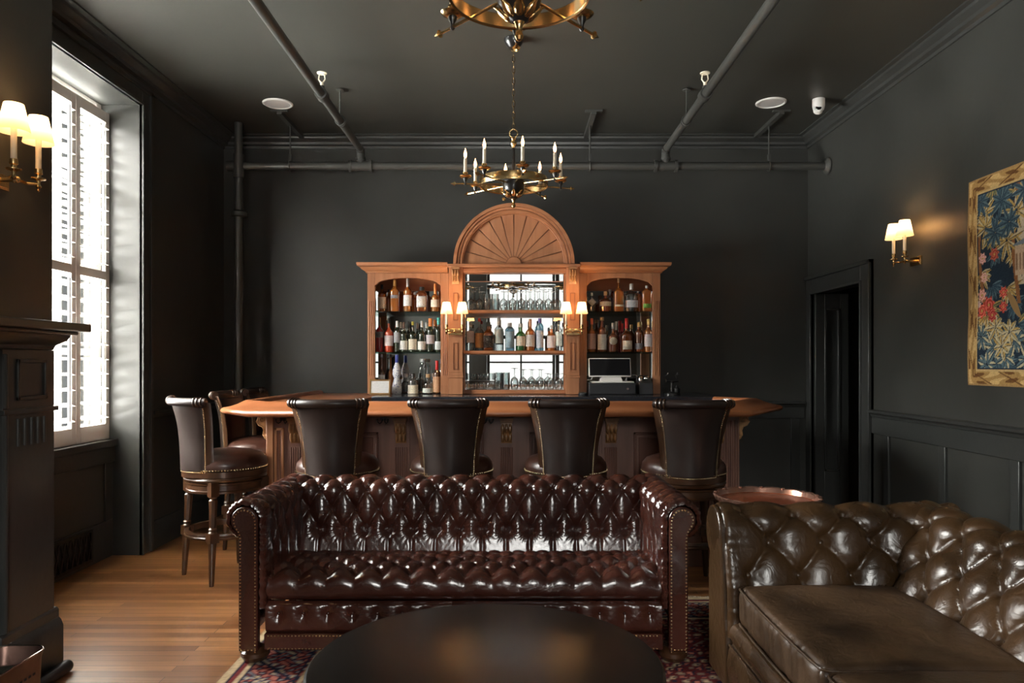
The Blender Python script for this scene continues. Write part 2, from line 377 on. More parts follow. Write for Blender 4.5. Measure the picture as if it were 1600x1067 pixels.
# windows: sash frame and glass
def window(n, axis, a, b, c, d, pos):
    fr = MB(); w_ = .06
    def bx(m, u0, u1, z0, z1, t=.04):
        if axis == 'x': m.box(pos - t, pos, u0, u1, z0, z1)
        else: m.box(u0, u1, pos - t, pos, z0, z1)
    bx(fr, a, a + w_, c, d); bx(fr, b - w_, b, c, d); bx(fr, a + w_, b - w_, c, c + .08); bx(fr, a + w_, b - w_, d - .06, d)
    zm = (c + d) / 2; bx(fr, a + w_, b - w_, zm - .04, zm + .04)
    for z in (c + (zm - c) / 2 + .02, zm + (d - zm) / 2): bx(fr, a + w_, b - w_, z - .02, z + .02, .03)
    um = (a + b) / 2; bx(fr, um - .02, um + .02, c + .08, d - .06, .03)
    o = struct('window_%d' % n, fr, WHITE if axis == 'x' else TRIM, bevel=.003)
    g = MB(); 
    if axis == 'x': g.box(pos - .022, pos - .018, a + .01, b - .01, c + .01, d - .01)
    else: g.box(a + .01, b - .01, pos - .022, pos - .018, c + .01, d - .01)
    g.build('pane', PANE, o)
for n, (a, b, c, d) in enumerate(LWIN): window(n + 1, 'x', a, b, c, d, XL - .27)
for n, (a, b, c, d) in enumerate(RWIN): window(n + 3, 'y', a, b, c, d, YF - .2)
# doorway casing and panelled door leaf
mb = MB(); x = XR
mb.box(x - .022, x, 5.52, 5.69, 0, 2.15); mb.box(x - .022, x, 6.62, 6.74, 0, 2.15); mb.box(x - .022, x, 5.69, 6.62, 1.995, 2.15)
mb.box(x - .04, x, 5.52, 5.55, 0, 2.15); mb.box(x - .04, x, 5.52, 6.74, 2.12, 2.15); mb.box(x - .034, x, 5.67, 5.69, 0, 2.0); mb.box(x - .034, x, 6.62, 6.64, 0, 2.0); mb.box(x - .034, x, 5.67, 6.64, 1.985, 2.005)
struct('trim_11', mb, TRIM, bevel=.003)
def door_leaf():
    m = MB(); x0, x1 = XR + .0, 3.02; y0 = 6.58
    px0, px1, pz0, pz1 = 2.80, 2.94, .40, 1.86
    m.box(x0, px0, y0, y0 + .04, 0, 1.99); m.box(px1, x1, y0, y0 + .04, 0, 1.99); m.box(px0, px1, y0, y0 + .04, 0, pz0); m.box(px0, px1, y0, y0 + .04, pz1, 1.99)
    m.box(px0, px1, y0 + .018, y0 + .03, pz0, pz1)
    for (a, b, c, d) in ((px0, px0 + .02, pz0, pz1), (px1 - .02, px1, pz0, pz1), (px0, px1, pz0, pz0 + .02), (px0, px1, pz1 - .02, pz1)):
        m.box(a, b, y0 - .008, y0 + .02, c, d)
    struct('door_1', m, TRIM, bevel=.004)
door_leaf()

# outside, seen through the louvres; facade colours darkened to offset the bright sky
b_ = thing('townhouse', 'townhouse outside, darkened in colour to dim the view between the shutter louvres', 'building', (-8, 12.5, -4))
mb = MB(); mb.box(-1.8, 2.0, 0, 3, 0, 13); mb.build('wall', plain('facade_dimmed', (.011, .011, .0105), .9, noise=.1, nscale=2, spec=0), b_)
for k in range(7):
    mb = MB(); x = -1.55 + k * .48; mb.box(x, x + .20, -.02, .03, 3.2, 11.5); mb.build('window', plain('pane_dimmed', (.006, .0065, .007), .6, spec=0) if k == 0 else bpy.data.materials['pane_dimmed'], b_)

# ================================================================== SHUTTERS
sh = thing('window_shutter', 'white folding plantation shutters with open louvres in the tall left window', 'shutter', (XL - .225, 3.62, .83))
LW = .40; H = 2.305
for i in range(4):
    f = MB(); y0, y1 = i * LW + .002, (i + 1) * LW - .002; st = .048
    f.box(-.014, .014, y0, y0 + st, 0, H); f.box(-.014, .014, y1 - st, y1, 0, H)
    f.box(-.014, .014, y0 + st, y1 - st, 0, .11); f.box(-.014, .014, y0 + st, y1 - st, H - .075, H); f.box(-.014, .014, y0 + st, y1 - st, 1.12, 1.18)
    p = f.build('panel', WHITE, sh, bevel=.003)
    l = MB()
    for (a, b) in ((.11, 1.12), (1.18, H - .075)):
        n = round((b - a) / .098)
        for k in range(n):
            z = a + (k + .5) * (b - a) / n
            l.M = Matrix.Translation((0, 0, z)) @ Matrix.Rotation(math.radians(9), 4, 'Y')
            l.prism([(-.042, 0), (-.02, .005), (.02, .005), (.042, 0), (.02, -.005), (-.02, -.005)], y0 + st + .001, y1 - st - .001)
    l.build('louvres', WHITE, p)
    r = MB(); r.box(.044, .054, (y0 + y1) / 2 + .06, (y0 + y1) / 2 + .072, .16, 1.08); r.box(.044, .054, (y0 + y1) / 2 + .06, (y0 + y1) / 2 + .072, 1.23, 2.19); r.build('tilt_rod', WHITE, p)

# floor vent grille and wall knob in the window recess
v_ = thing('floor_grille', 'black iron heating grille set low in the window recess', 'vent', (XL - .18, 4.72, .03))
mb = MB(); mb.box(0, .012, -.22, .22, 0, .02); mb.box(0, .012, -.22, .22, .2, .22); mb.box(0, .012, -.22, -.2, .02, .2); mb.box(0, .012, .2, .22, .02, .2); mb.build('frame', IRON, v_)
mb = MB()
for k in range(7): mb.cyl((.006, -.19 + k * .06, .02), (.006, -.14 + k * .06, .2), .006, 6); mb.cyl((.006, -.14 + k * .06, .02), (.006, -.19 + k * .06, .2), .006, 6)
mb.build('lattice', IRON, v_)

# ================================================================== PIPES
def pipe_run():
    t = thing('sprinkler_pipe', 'dark painted horizontal pipe running along the back wall near the ceiling', 'pipe', (0, 6.31, 3.06))
    m = MB(); m.cyl((-2.30, 0, 0), (2.70, 0, 0), .034, 20); m.build('pipe', PIPE, t)
    for x in (-1.30, 1.32):
        f = MB(); f.cyl((x - .09, 0, 0), (x + .09, 0, 0), .043, 20); f.cyl((x - .1, 0, 0), (x - .075, 0, 0), .052, 20); f.cyl((x + .075, 0, 0), (x + .1, 0, 0), .052, 20)
        f.cyl((x, 0, 0), (x, 0, .07), .038, 18); f.build('tee_fitting', PIPE, t)
    f = MB(); f.M = Matrix.Translation((2.712, 0, 0)) @ Matrix.Rotation(-PI / 2, 4, 'Y'); f.lathe([(.075, 0), (.07, .01), (.045, .022), (.036, .03)], n=24); f.build('wall_flange', PIPE, t)
    for px in (453, 922, 1202):
        x = (px - 800) / 182.; h = thing('pipe_hanger', {453: 'dark pipe hanger rod and strut at the left end of the back-wall pipe', 922: 'dark pipe hanger rod and strut beside the far chandelier', 1202: 'dark pipe hanger rod and strut below the right ceiling speaker'}[px], 'pipe hanger', (x, 6.31, 3.06), 0, 'pipe hangers')
        m = MB(); m.cyl((0, 0, .05), (0, 0, .36), .007, 8); m.build('rod', PIPE, h)
        m = MB(); m.tube([(0, .041 * math.cos(a), .041 * math.sin(a)) for a in [2 * PI * k / 16 for k in range(16)]], .006, 6, True); m.box(-.012, .012, -.015, .015, .038, .1); m.build('clevis', PIPE, h)
        m = MB(); m.box(-.02, .02, -.3, .34, .345, .378); m.box(-.07, .07, -.31, -.27, .365, .378); m.build('strut', PIPE, h)
pipe_run()
for s, x, lab in ((0, -1.30, 'left dark ceiling pipe running from the back wall toward the viewer'), (1, 1.32, 'right dark ceiling pipe running from the back wall toward the viewer')):
    t = thing('ceiling_pipe', lab, 'pipe', (x, 6.31, 3.2))
    m = MB(); m.cyl((0, .02, 0), (0, -8.9, 0), .03, 18); m.build('pipe', PIPE, t)
    m = MB(); m.tube([(0, 0, -.075), (0, 0, -.03), (0, -.01, -.01), (0, -.05, 0)], .036, 16); m.cyl((0, 0, -.09), (0, 0, -.07), .044, 18); m.build('elbow', PIPE, t)
    m = MB(); m.cyl((0, -1.33, 0), (0, -1.25, 0), .042, 18); m.cyl((0, -.72, 0), (0, -.70, 0), .035, 18); m.cyl((0, -1.29, .02), (0, -1.29, .06), .018, 12); m.build('tee_fitting', PIPE, t)
    q = thing('fire_sprinkler', 'pale upright sprinkler head on the %s ceiling pipe' % ('left', 'right')[s], 'sprinkler', (x, 5.02, 3.255), 0, 'sprinkler heads')
    m = MB(); m.cyl((0, 0, 0), (0, 0, .03), .012, 12); m.build('stem', CREAM, q)
    m = MB(); m.tube([(-.008, 0, .03), (-.022, 0, .05), (-.018, 0, .08), (0, 0, .09), (.018, 0, .08), (.022, 0, .05), (.008, 0, .03)], .005, 6); m.build('frame_arms', CREAM, q)
    m = MB(); m.lathe([(.001, .088), (.034, .09), (.034, .095), (.001, .097)], n=16); m.build('deflector', CREAM, q)
    h = thing('pipe_hanger', 'thin hanger rod holding up the %s ceiling pipe' % ('left', 'right')[s], 'pipe hanger', (x, 5.55, 3.2), 0, 'pipe hangers')
    m = MB(); m.cyl((0, 0, .035), (0, 0, .235), .006, 8); m.lathe([(.03, .225), (.03, .232), (.01, .24)], n=14); m.build('rod', PIPE, h)
    m = MB(); m.tube([(.036 * math.cos(a), 0, .036 * math.sin(a)) for a in [2 * PI * k / 16 for k in range(16)]], .005, 6, True); m.build('ring_clamp', PIPE, h)
t = thing('standpipe', 'thick dark vertical pipe in the back left corner of the room', 'pipe', (-2.35, 6.31, 0))
m = MB(); m.cyl((0, 0, 0), (0, 0, 3.43), .034, 20); m.build('pipe', PIPE, t)
m = MB(); m.lathe([(.036, 2.62), (.07, 2.63), (.07, 2.66), (.036, 2.68)], n=20); m.build('coupling', PIPE, t)
m = MB(); m.lathe([(.045, 2.96), (.045, 3.16)], n=20); m.cyl((-.095, 0, 3.06), (-.03, 0, 3.06), .044, 20); m.build('tee_fitting', PIPE, t)

for x, y, lab in ((-1.87, 5.86, 'round white ceiling speaker grille on the left, near the left pipe'), (2.06, 5.84, 'round white ceiling speaker grille on the right, beside the security camera')):
    t = thing('ceiling_speaker', lab, 'speaker', (x, y, ZC), 0, 'ceiling speakers')
    m = MB(); m.lathe([(.118, 0), (.118, -.006), (.108, -.012), (.1, -.01), (.1, -.002)], n=40); m.build('rim', WPLAST, t)
    m = MB(); m.lathe([(.1, -.004), (.06, -.008), (.001, -.009)], n=40); m.build('grille', plain('speaker_grille', (.55, .55, .54), .6), t)
t = thing('security_camera', 'white dome security camera on the ceiling near the right wall', 'camera', (2.41, 5.77, ZC))
m = MB(); m.lathe([(.047, 0), (.047, -.055), (.04, -.085), (.02, -.1), (.001, -.103)], n=28); m.build('housing', WPLAST, t)
m = MB(); m.M = Matrix.Translation((-.012, -.022, -.088)) @ Matrix.Rotation(math.radians(62), 4, 'X') @ Matrix.Rotation(math.radians(-12), 4, 'Y'); m.lathe([(.034, -.02), (.034, .012), (.028, .018), (.001, .018)], n=24); o = m.build('eyeball', WPLAST, t)
m2 = MB(); m2.M = m.M; m2.lathe([(.022, .0185), (.02, .022), (.001, .023)], n=20); m2.build('lens', SCREEN, o)

# ================================================================== CHANDELIERS
def chandelier(label, x, y, off):
    t = thing('chandelier', label, 'chandelier', (x, y, 2.38), 0, 'brass and black chandeliers')
    m = MB(); m.lathe([(.062, 1.06), (.062, 1.045), (.05, 1.02), (.03, 1.0), (.001, .998)], n=24); m.build('canopy', IRON, t)
    m = MB(); z = .50; k = 0
    while z < .99:
        a = (k % 2) * PI / 2; c, s_ = math.cos(a), math.sin(a)
        m.tube([(.008 * math.cos(q) * c, .008 * math.cos(q) * s_, z + .022 * math.sin(q)) for q in [2 * PI * j / 12 for j in range(12)]], .0028, 5, True)
        z += .036; k += 1
    m.build('chain', plain('dark_bronze', (.12, .08, .04), .35, .9) if 'dark_bronze' not in bpy.data.materials else bpy.data.materials['dark_bronze'], t)
    m = MB(); m.tube([(.026 * math.cos(q), 0, .455 + .026 * math.sin(q)) for q in [2 * PI * j / 20 for j in range(20)]], .0045, 6, True)
    m.lathe([(.01, .43), (.016, .42), (.01, .41), (.02, .4), (.021, .39), (.012, .375), (.011, .36)], n=16)
    m.tube([(.012 * math.cos(q), 0, 1.0 - .008 + .012 * math.sin(q)) for q in [2 * PI * j / 12 for j in range(12)]], .004, 6, True); m.build('suspension_ring', BRASS, t)
    m = MB(); m.lathe([(.010, .17), (.010, .37)], n=14); m.lathe([(.001, .175), (.035, .172), (.03, .185), (.012, .195)], n=20); m.build('stem', IRON, t)
    m = MB(); m.lathe([(.02, .035), (.045, .055), (.064, .085), (.073, .12), (.073, .142), (.076, .146), (.076, .152), (.06, .162), (.03, .178), (.012, .18)], n=32); m.build('urn', IRON, t)
    m = MB(); m.lathe([(.001, -.022), (.009, -.019), (.0145, -.008), (.011, .003), (.0085, .008), (.010, .018), (.015, .032), (.026, .046), (.026, .052), (.022, .058)], n=20); m.build('finial', BRASS, t)
    m = MB()
    for q in range(8):
        a = 2 * PI * q / 8; m.M = Matrix.Rotation(a, 4, 'Z')
        P = []
        for i in range(7):
            u = i / 6.; wd = .015 * math.sin(PI * min(1, .12 + u * .88)) + .001; r = .020 + .043 * u ** .8; zz = .046 + .040 * u - .004 * math.sin(PI * u)
            if i == 6: r += .005; zz -= .002
            P.append([(r + .004, -wd, zz), (r + .010, -wd * .5, zz), (r + .006, 0, zz), (r + .010, wd * .5, zz), (r + .004, wd, zz)])
        m.grid(P)
    o = m.build('leaf_collar', BRASS, t, recalc=False); so = o.modifiers.new('s', 'SOLIDIFY'); so.thickness = .004
    m = MB(); R_ = .215
    m.lathe([(R_, .115), (R_ + .004, .112), (R_ + .006, .118), (R_ + .006, .158), (R_ + .004, .164), (R_, .161), (R_ - .003, .158), (R_ - .003, .118), (R_, .115)], n=64); m.build('ring_band', BRASS, t)
    for k in range(8):
        a = math.radians(-90 + off + 45 * k)
        M = Matrix.Rotation(a, 4, 'Z')
        ar = MB(); ar.M = M; ar.tube([(.06, 0, .128), (.372, 0, .118)], .0052, 8)
        ar.M = M @ Matrix.Translation((.372, 0, .118)) @ Matrix.Rotation(PI / 2, 4, 'Y'); ar.lathe([(.0055, 0), (.014, .004), (.009, .012), (.001, .032)], n=8)
        A = ar.build('arm', BRASS, t)
        c = MB(); c.M = M @ Matrix.Translation((.31, 0, .120)); c.lathe([(.004, -.012), (.009, -.004), (.006, .004), (.008, .014), (.013, .022), (.016, .034)], n=14); c.build('cup_stem', IRON, A)
        c = MB(); c.M = M @ Matrix.Translation((.31, 0, .120)); c.lathe([(.016, .034), (.034, .04), (.041, .048), (.038, .05), (.02, .046), (.014, .05), (.012, .06), (.016, .064), (.016, .072), (.01, .074)], n=20); c.build('drip_pan', BRASS, A)
        c = MB(); c.M = M @ Matrix.Translation((.31, 0, .120)); c.lathe([(.0105, .072), (.0105, .160), (.008, .162)], n=14); c.build('candle_sleeve', CREAM, A)
        c = MB(); c.M = M @ Matrix.Translation((.31, 0, .120)); c.lathe([(.005, .162), (.009, .175), (.0105, .187), (.007, .203), (.003, .216), (.001, .226)], n=12); c.build('bulb', FLAME, A)
    return t
chandelier('far chandelier of candle bulbs hanging in front of the arched cabinet', .01, 4.70, 10)
chandelier('near chandelier cut off by the top edge, above the coffee table', .022, 2.27, 1)

# ================================================================== WALL SCONCES
def sconce(label, loc, rz, s=1.0, power=1.4):
    t = thing('wall_sconce', label, 'wall lamp', loc, rz, 'double candle wall sconces'); t.scale = (s, s, s)
    m = MB(); m.box(-.062, .062, 0, .012, -.028, .028); m.box(-.056, .056, .012, .016, -.022, .022); m.build('back_plate', BRASS, t, bevel=.003)
    m = MB(); m.cyl((0, .012, 0), (0, .075, 0), .008, 12); m.ball((0, .08, 0), .013); m.tube([(-.067, .115, .0), (-.045, .085, -.002), (0, .08, 0), (.045, .085, -.002), (.067, .115, 0)], .0055, 8); m.build('bracket', BRASS, t)
    for x in (-.067, .067):
        c = (x, .115, 0)
        m = MB(); m.lathe([(.001, -.028), (.006, -.024), (.004, -.018), (.01, -.01), (.006, 0), (.007, .012), (.024, .018), (.025, .022), (.01, .024), (.009, .034), (.014, .038), (.013, .055), (.01, .057)], c, 18); a = m.build('candle_cup', BRASS, t)
        m = MB(); m.lathe([(.0098, .055), (.0098, .165)], c, 14); m.build('candle_sleeve', CREAM, a)
        m = MB(); P = []
        for (r, z) in ((.052, .15), (.031, .248)):
            P.append([(c[0] + r * math.cos(2 * PI * k / 36), c[1] + r * math.sin(2 * PI * k / 36), c[2] + z) for k in range(36)])
        m.grid(P, False, True); m.build('lamp_shade', SHADE, t, sharp=0)
        m = MB(); m.lathe([(.005, .165), (.011, .18), (.012, .19), (.006, .205), (.001, .212)], c, 12); m.build('bulb', plain('shaded_bulb', (1, .8, .6), .3, emis=((1, .66, .34), 6)) if 'shaded_bulb' not in bpy.data.materials else bpy.data.materials['shaded_bulb'], t)
        l = bpy.data.lights.new('sconce_bulb_light', 'POINT'); l.energy = power; l.color = (1, .60, .30); l.shadow_soft_size = .012
        lo = bpy.data.objects.new('sconce_bulb_light', l); COL.objects.link(lo); lo.parent = t; lo.location = (c[0], c[1], c[2] + .222)
    return t
sconce('double candle sconce on the right wall beside the tapestry', (XR, 4.93, 2.05), PI / 2, 1.05)
sconce('double candle sconce on the chimney breast at the left edge', (-2.08, 2.95, 2.10), -PI / 2, 1.12)
sconce('double candle sconce on the left pilaster of the bar cabinet', (-.483, 6.262, 1.36 + 50 / 183.), PI, .98, 1.3)
sconce('double candle sconce on the right pilaster of the bar cabinet', (.519, 6.262, 1.36 + 50 / 183.), PI, .98, 1.3)
#@@PART2
# ================================================================== BACK BAR
YC, YM = 6.35, 6.66                                        # cabinet front plane, mirror plane
def cx(px, Y=YC): return (px - 800) * Y / 1147
def cz(py, Y=YC): return 1.36 + (568 - py) * Y / 1147
t = thing('back_counter', 'black stone back counter carrying the arched bottle cabinet', 'counter', (.1, 6.3, 0))
mb = MB(); mb.box(-1.22, 1.62, -.45, .44, 1.06, 1.098); mb.build('worktop', STONE, t, bevel=.004)
mb = MB(); mb.box(-1.2, 1.6, -.40, .44, 0, 1.06)
for k in range(5): mb.box(-1.13 + k * .55, -.66 + k * .55, -.42, -.40, .12, .98)
mb.build('cupboard_base', OAKD, t, bevel=.004)

cab = thing('bar_cabinet', 'cherry wood back bar cabinet with a sunburst arch over mirrored shelves', 'cabinet', (0, YC, 1.10))
def L(mb, name, mat, parent=cab, **k):                       # cabinet parts are written in world coordinates
    mb.v = [(x, y - YC, z - 1.10) for x, y, z in mb.v]; return mb.build(name, mat, parent, **k)
zt = cz(426)
bays = {'left': (cx(574), cx(586), cx(688.5), cx(701)), 'right': (cx(904), cx(917), cx(1020), cx(1032))}
for side, (x0, a, b, x1) in bays.items():
    m = MB(); zs, za = cz(446), cz(433.6)
    m.box(x0, a, YC, YC + .03, 1.10, zt); m.box(b, x1, YC, YC + .03, 1.10, zt)
    n = 16; top = [(a + (b - a) * i / n, zs + (za - zs) * (1 - (2 * i / n - 1) ** 2) ** .5 if 0 < i < n else zs) for i in range(n + 1)]
    m.prism([(a, zt)] + top + [(b, zt)], YC, YC + .03)
    L(m, 'face_frame', CHERRY_V, bevel=.003)
    for (p, q) in ((x0, a), (b, x1)):                           # fluting and plinth blocks
        m = MB(); c = (p + q) / 2
        for d in (-.016, -.0, .016): m.cyl((c + d, YC - .001, cz(586)), (c + d, YC - .001, cz(470)), .0045, 8)
        m.box(p + .002, q - .002, YC - .008, YC, 1.10, 1.10 + .075)
        L(m, 'fluting', CHERRY_V)
    m = MB(); m.box(x0, x0 + .02, YC + .03, YM + .04, 1.10, zt); m.box(x1 - .02, x1, YC + .03, YM + .04, 1.10, zt); m.box(x0 + .02, x1 - .02, YM + .01, YM + .04, 1.10, zt)
    m.box(x0 + .02, x1 - .02, YC + .03, YM + .01, cz(428), zt); m.box(x0 + .02, x1 - .02, YM - .02, YM + .01, 2.02, cz(428)); L(m, 'case', CHERRY_H)
    m = MB(); m.box(x0 + .02, x1 - .02, YM, YM + .006, 1.11, 2.02)
    xs_ = x0 + .02 if side == 'left' else x1 - .026
    m.box(xs_, xs_ + .006, YC + .04, YM - .001, 1.11, 2.02); L(m, 'mirror', MIRROR)
    for py in (486, 549.6):
        z = 1.36 + (568 - py) * 6.40 / 1147
        m = MB(); m.box(x0 + .028, x1 - .028, YC + .05, YM - .005, z - .010, z); L(m, 'glass_shelf', GSHELF)
# cornices
co = [(0, 0), (.012, 0), (.016, .012), (.045, .03), (.052, .045), (.075, .055), (.08, .07), (.08, .083), (0, .083)]
for (x0, x1, s) in ((cx(574), cx(700), -1), (cx(905), cx(1032), 1)):
    m = MB(); p = [(x1, YC), (x0, YC), (x0, YM + .03)] if s < 0 else [(x1, YM + .03), (x1, YC), (x0, YC)]
    m.rail(p, [(q, zt + z) for q, z in co])
    m.box(x0, x1, YC, YM + .04, zt + .001, zt + .078); L(m, 'cornice', CHERRY_H)
# centre bay
xc0, xc1, YP = cx(723, 6.28), cx(884.5, 6.28), 6.28
pil = [(cx(701, 6.28), xc0), (xc1, cx(905, 6.28))]
for a, b in pil:
    m = MB(); m.box(a, b, YP, YC + .03, cz(585, YP), cz(413, YP)); m.box(a - .006, b + .006, YP - .012, YC + .03, cz(590, YP), cz(586, YP)); m.box(a - .003, b + .003, YP - .006, YP, cz(586, YP), cz(581, YP)); m.box(a, b, YP - .006, YC + .03, 1.10, cz(590, YP))
    p = L(m, 'pilaster', CHERRY_V, bevel=.002); c = (a + b) / 2
    for (z0, z1) in ((cz(577, YP), cz(535, YP)), (cz(500, YP), cz(457, YP))):
        f = MB(); w_ = .021
        for q in ((c - w_, c - w_ + .006, z0, z1), (c + w_ - .006, c + w_, z0, z1), (c - w_, c + w_, z0, z0 + .006), (c - w_, c + w_, z1 - .006, z1)): f.box(q[0], q[1], YP - .006, YP + .002, q[2], q[3])
        L(f, 'panel_moulding', plain('cherry_dark', (.20, .07, .03), .35) if 'cherry_dark' not in bpy.data.materials else bpy.data.materials['cherry_dark'], p)
    f = MB(); zt2 = cz(417.5, YP)
    f.box(c - .034, c + .034, YP - .045, YP, zt2 - .016, zt2)
    for d in (-.021, 0, .021):
        f.ball((c + d, YP - .020, zt2 - .045), .0105, .022, .03, 10, 8); f.ball((c + d, YP - .012, zt2 - .095), .009, .017, .028, 10, 8)
    f.prism([(YP, zt2 - .016), (YP - .03, zt2 - .02), (YP - .022, zt2 - .07), (YP - .012, zt2 - .12), (YP, zt2 - .14)], c - .03, c + .03, 'x'); L(f, 'corbel', CARVE, p)
m = MB(); x0, x1 = pil[0][0], pil[1][1]; xm = (x0 + x1) / 2
m.box(x0 - .01, x1 + .01, YP - .02, YM + .04, cz(417, YP), cz(412, YP)); m.box(xc0, xc1, YP + .01, YM + .04, cz(425, YP), cz(417, YP)); m.box(xc0, xc1, YP + .002, YP + .03, cz(424, YP), cz(419, YP)); L(m, 'entablature', CHERRY_H, bevel=.003)
m = MB(); m.box(xc0 - .001, xc0 + .012, YC + .03, YM + .04, 1.1, cz(425)); m.box(xc1 - .012, xc1 + .001, YC + .03, YM + .04, 1.1, cz(425)); m.box(xc0, xc1, YM + .01, YM + .04, 1.1, cz(420)); L(m, 'case', CHERRY_V)
m = MB(); m.box(xc0 + .012, xc1 - .012, YM, YM + .006, 1.12, cz(426)); m.box(xc0 + .012, xc0 + .017, YC + .05, YM, 1.12, cz(426)); m.box(xc1 - .017, xc1 - .012, YC + .05, YM, 1.12, cz(426)); m.box(xc0 + .018, xc1 - .018, YC + .05, YM, cz(426) - .006, cz(426)); L(m, 'mirror', MIRROR)
for (a, b) in ((484, 489.5), (547.5, 553)):
    z1 = 1.36 + (568 - a) * 6.36 / 1147; m = MB(); m.box(xc0, xc1, 6.345, YM - .005, z1 - .03, z1); m.box(xc0, xc1, 6.335, 6.345, z1 - .026, z1 - .004); L(m, 'shelf', CHERRY_H, bevel=.003)
m = MB(); m.box(xc0, xc1, 6.34, YM - .005, 1.10, 1.135); L(m, 'shelf', CHERRY_H, bevel=.003)
ZS = {'T': 1.36 + (568 - 486) * 6.40 / 1147, 'M': 1.36 + (568 - 549.6) * 6.40 / 1147, 'B': 1.098,
      'CT': 1.36 + (568 - 484) * 6.36 / 1147, 'CM': 1.36 + (568 - 547.5) * 6.36 / 1147, 'CB': 1.135}
# arch pediment: mouldings, sunburst fan
zb = cz(412, YP)
def archband(r0, r1, y0, y1, name, mat, par=cab):
    m = MB(); m.prism(arc(xm, zb, r1, 0, 180, 48) + arc(xm, zb, r0, 180, 0, 48), y0, y1); return L(m, name, mat, par, sharp=30, bevel=.002)
A = archband(.43, .508, YP - .0, YM - .05, 'arch', CHERRY_H)
archband(.490, .518, YP - .03, YP + .0, 'arch_moulding', CHERRY_H, A); archband(.468, .488, YP - .018, YP, 'arch_moulding', CHERRY_H, A); archband(.443, .462, YP - .010, YP, 'arch_moulding', CHERRY_H, A)
fan = None
for i in range(12):
    a0, a1 = 180 * i / 12 + .55, 180 * (i + 1) / 12 - .55
    m = MB(); m.prism(arc(xm, zb, .432, a0, a1, 5) + [(xm + .068 * math.cos(math.radians(a1)), zb + .068 * math.sin(math.radians(a1))), (xm + .068 * math.cos(math.radians(a0)), zb + .068 * math.sin(math.radians(a0)))], YP + .03, YP + .055)
    am = math.radians((a0 + a1) / 2)
    key = 'cherry_fan_%d' % i
    mt = CHERRY_V.copy(); mt.name = key
    for nd in mt.node_tree.nodes:
        if nd.type == 'MAPPING': nd.inputs['Rotation'].default_value = (0, am - PI / 2, 0)
    L(m, 'sunburst_ray', mt, bevel=.002)
m = MB(); m.prism(arc(xm, zb, .433, 0, 180, 40), YP + .056, YP + .07); L(m, 'sunburst_backing', bpy.data.materials['cherry_dark'])
m = MB(); m.prism(arc(xm, zb, .066, 0, 180, 20), YP + .015, YP + .056); L(m, 'sunburst_hub', CHERRY_H, bevel=.004)

# ================================================================== BAR COUNTER
bar = thing('bar_counter', 'large panelled cherry bar counter with a moulded rail facing the stools', 'bar', (0, 4.95, 0))
def B(mb, name, mat, parent=bar, **k): mb.v = [(x, y - 4.95, z) for x, y, z in mb.v]; return mb.build(name, mat, parent, **k)
path = [(-1.93, 6.73), (-1.93, 4.86), (-1.66, 4.53), (1.48, 4.53), (1.90, 5.15), (1.62, 5.50)]
rp = [(.0, 1.045), (.0, 1.056), (.006, 1.066), (.018, 1.072), (.06, 1.080), (.10, 1.094), (.13, 1.110), (.15, 1.119), (.172, 1.121), (.19, 1.114), (.2, 1.10), (.2, 1.04), (.03, 1.03), (.012, 1.034)]
m = MB(); m.rail(path, rp); B(m, 'rail', RAILW, sharp=50)
m = MB(); m.prism([(-1.75, 6.73), (-1.75, 4.93), (-1.58, 4.71), (1.40, 4.71), (1.72, 5.18), (1.55, 5.44), (1.42, 5.30), (-1.14, 5.30), (-1.14, 6.73)], 1.04, 1.092, 'z'); B(m, 'top', RAILW, bevel=.003)
x0, x1, y0 = -1.64, 1.515, 4.95
m = MB(); m.prism([(x0, 6.73), (x0, y0), (x1, y0), (x1, 5.35), (1.3, 5.35), (1.3, 5.25), (-1.25, 5.25), (-1.25, 6.73)], .0, 1.04, 'z'); B(m, 'body', OAK)
m = MB(); m.box(x0 - .02, x1 + .02, y0 - .03, y0, 0, .12); m.box(x0 - .01, x1 + .01, y0 - .02, y0, 1.0, 1.035); m.box(x0 - .02, x0, y0, 6.7, 0, .12); m.box(x0 - .01, x0, y0, 6.7, 1.0, 1.035); B(m, 'plinth_and_frieze', OAK, bevel=.004)
cors = [-1.45, -.746, -.037, .664, 1.385]
def panel(mx, xa, xb, za, zbt, front=True):
    m = MB(); w_ = .018
    def bx(a, b, c, d, t):
        if front: m.box(a, b, y0 - t, y0 + .004, c, d)
        else: m.box(x0 - t, x0 + .004, a, b, c, d)
    bx(xa, xa + w_, za, zbt, .014); bx(xb - w_, xb, za, zbt, .014); bx(xa, xb, za, za + w_, .014); bx(xa, xb, zbt - w_, zbt, .014)
    bx(xa + .035, xb - .035, za + .035, zbt - .035, .006)
    B(m, 'panel', mx, bevel=.004)
for i in range(4): panel(OAKD, cors[i] + .155, cors[i + 1] - .155, .2, .9)
panel(CHERRY_V, -1.60, -1.535, .2, .93)
for i in range(3): panel(CHERRY_V, 5.1 + i * .5, 5.5 + i * .5, .2, .92, False)
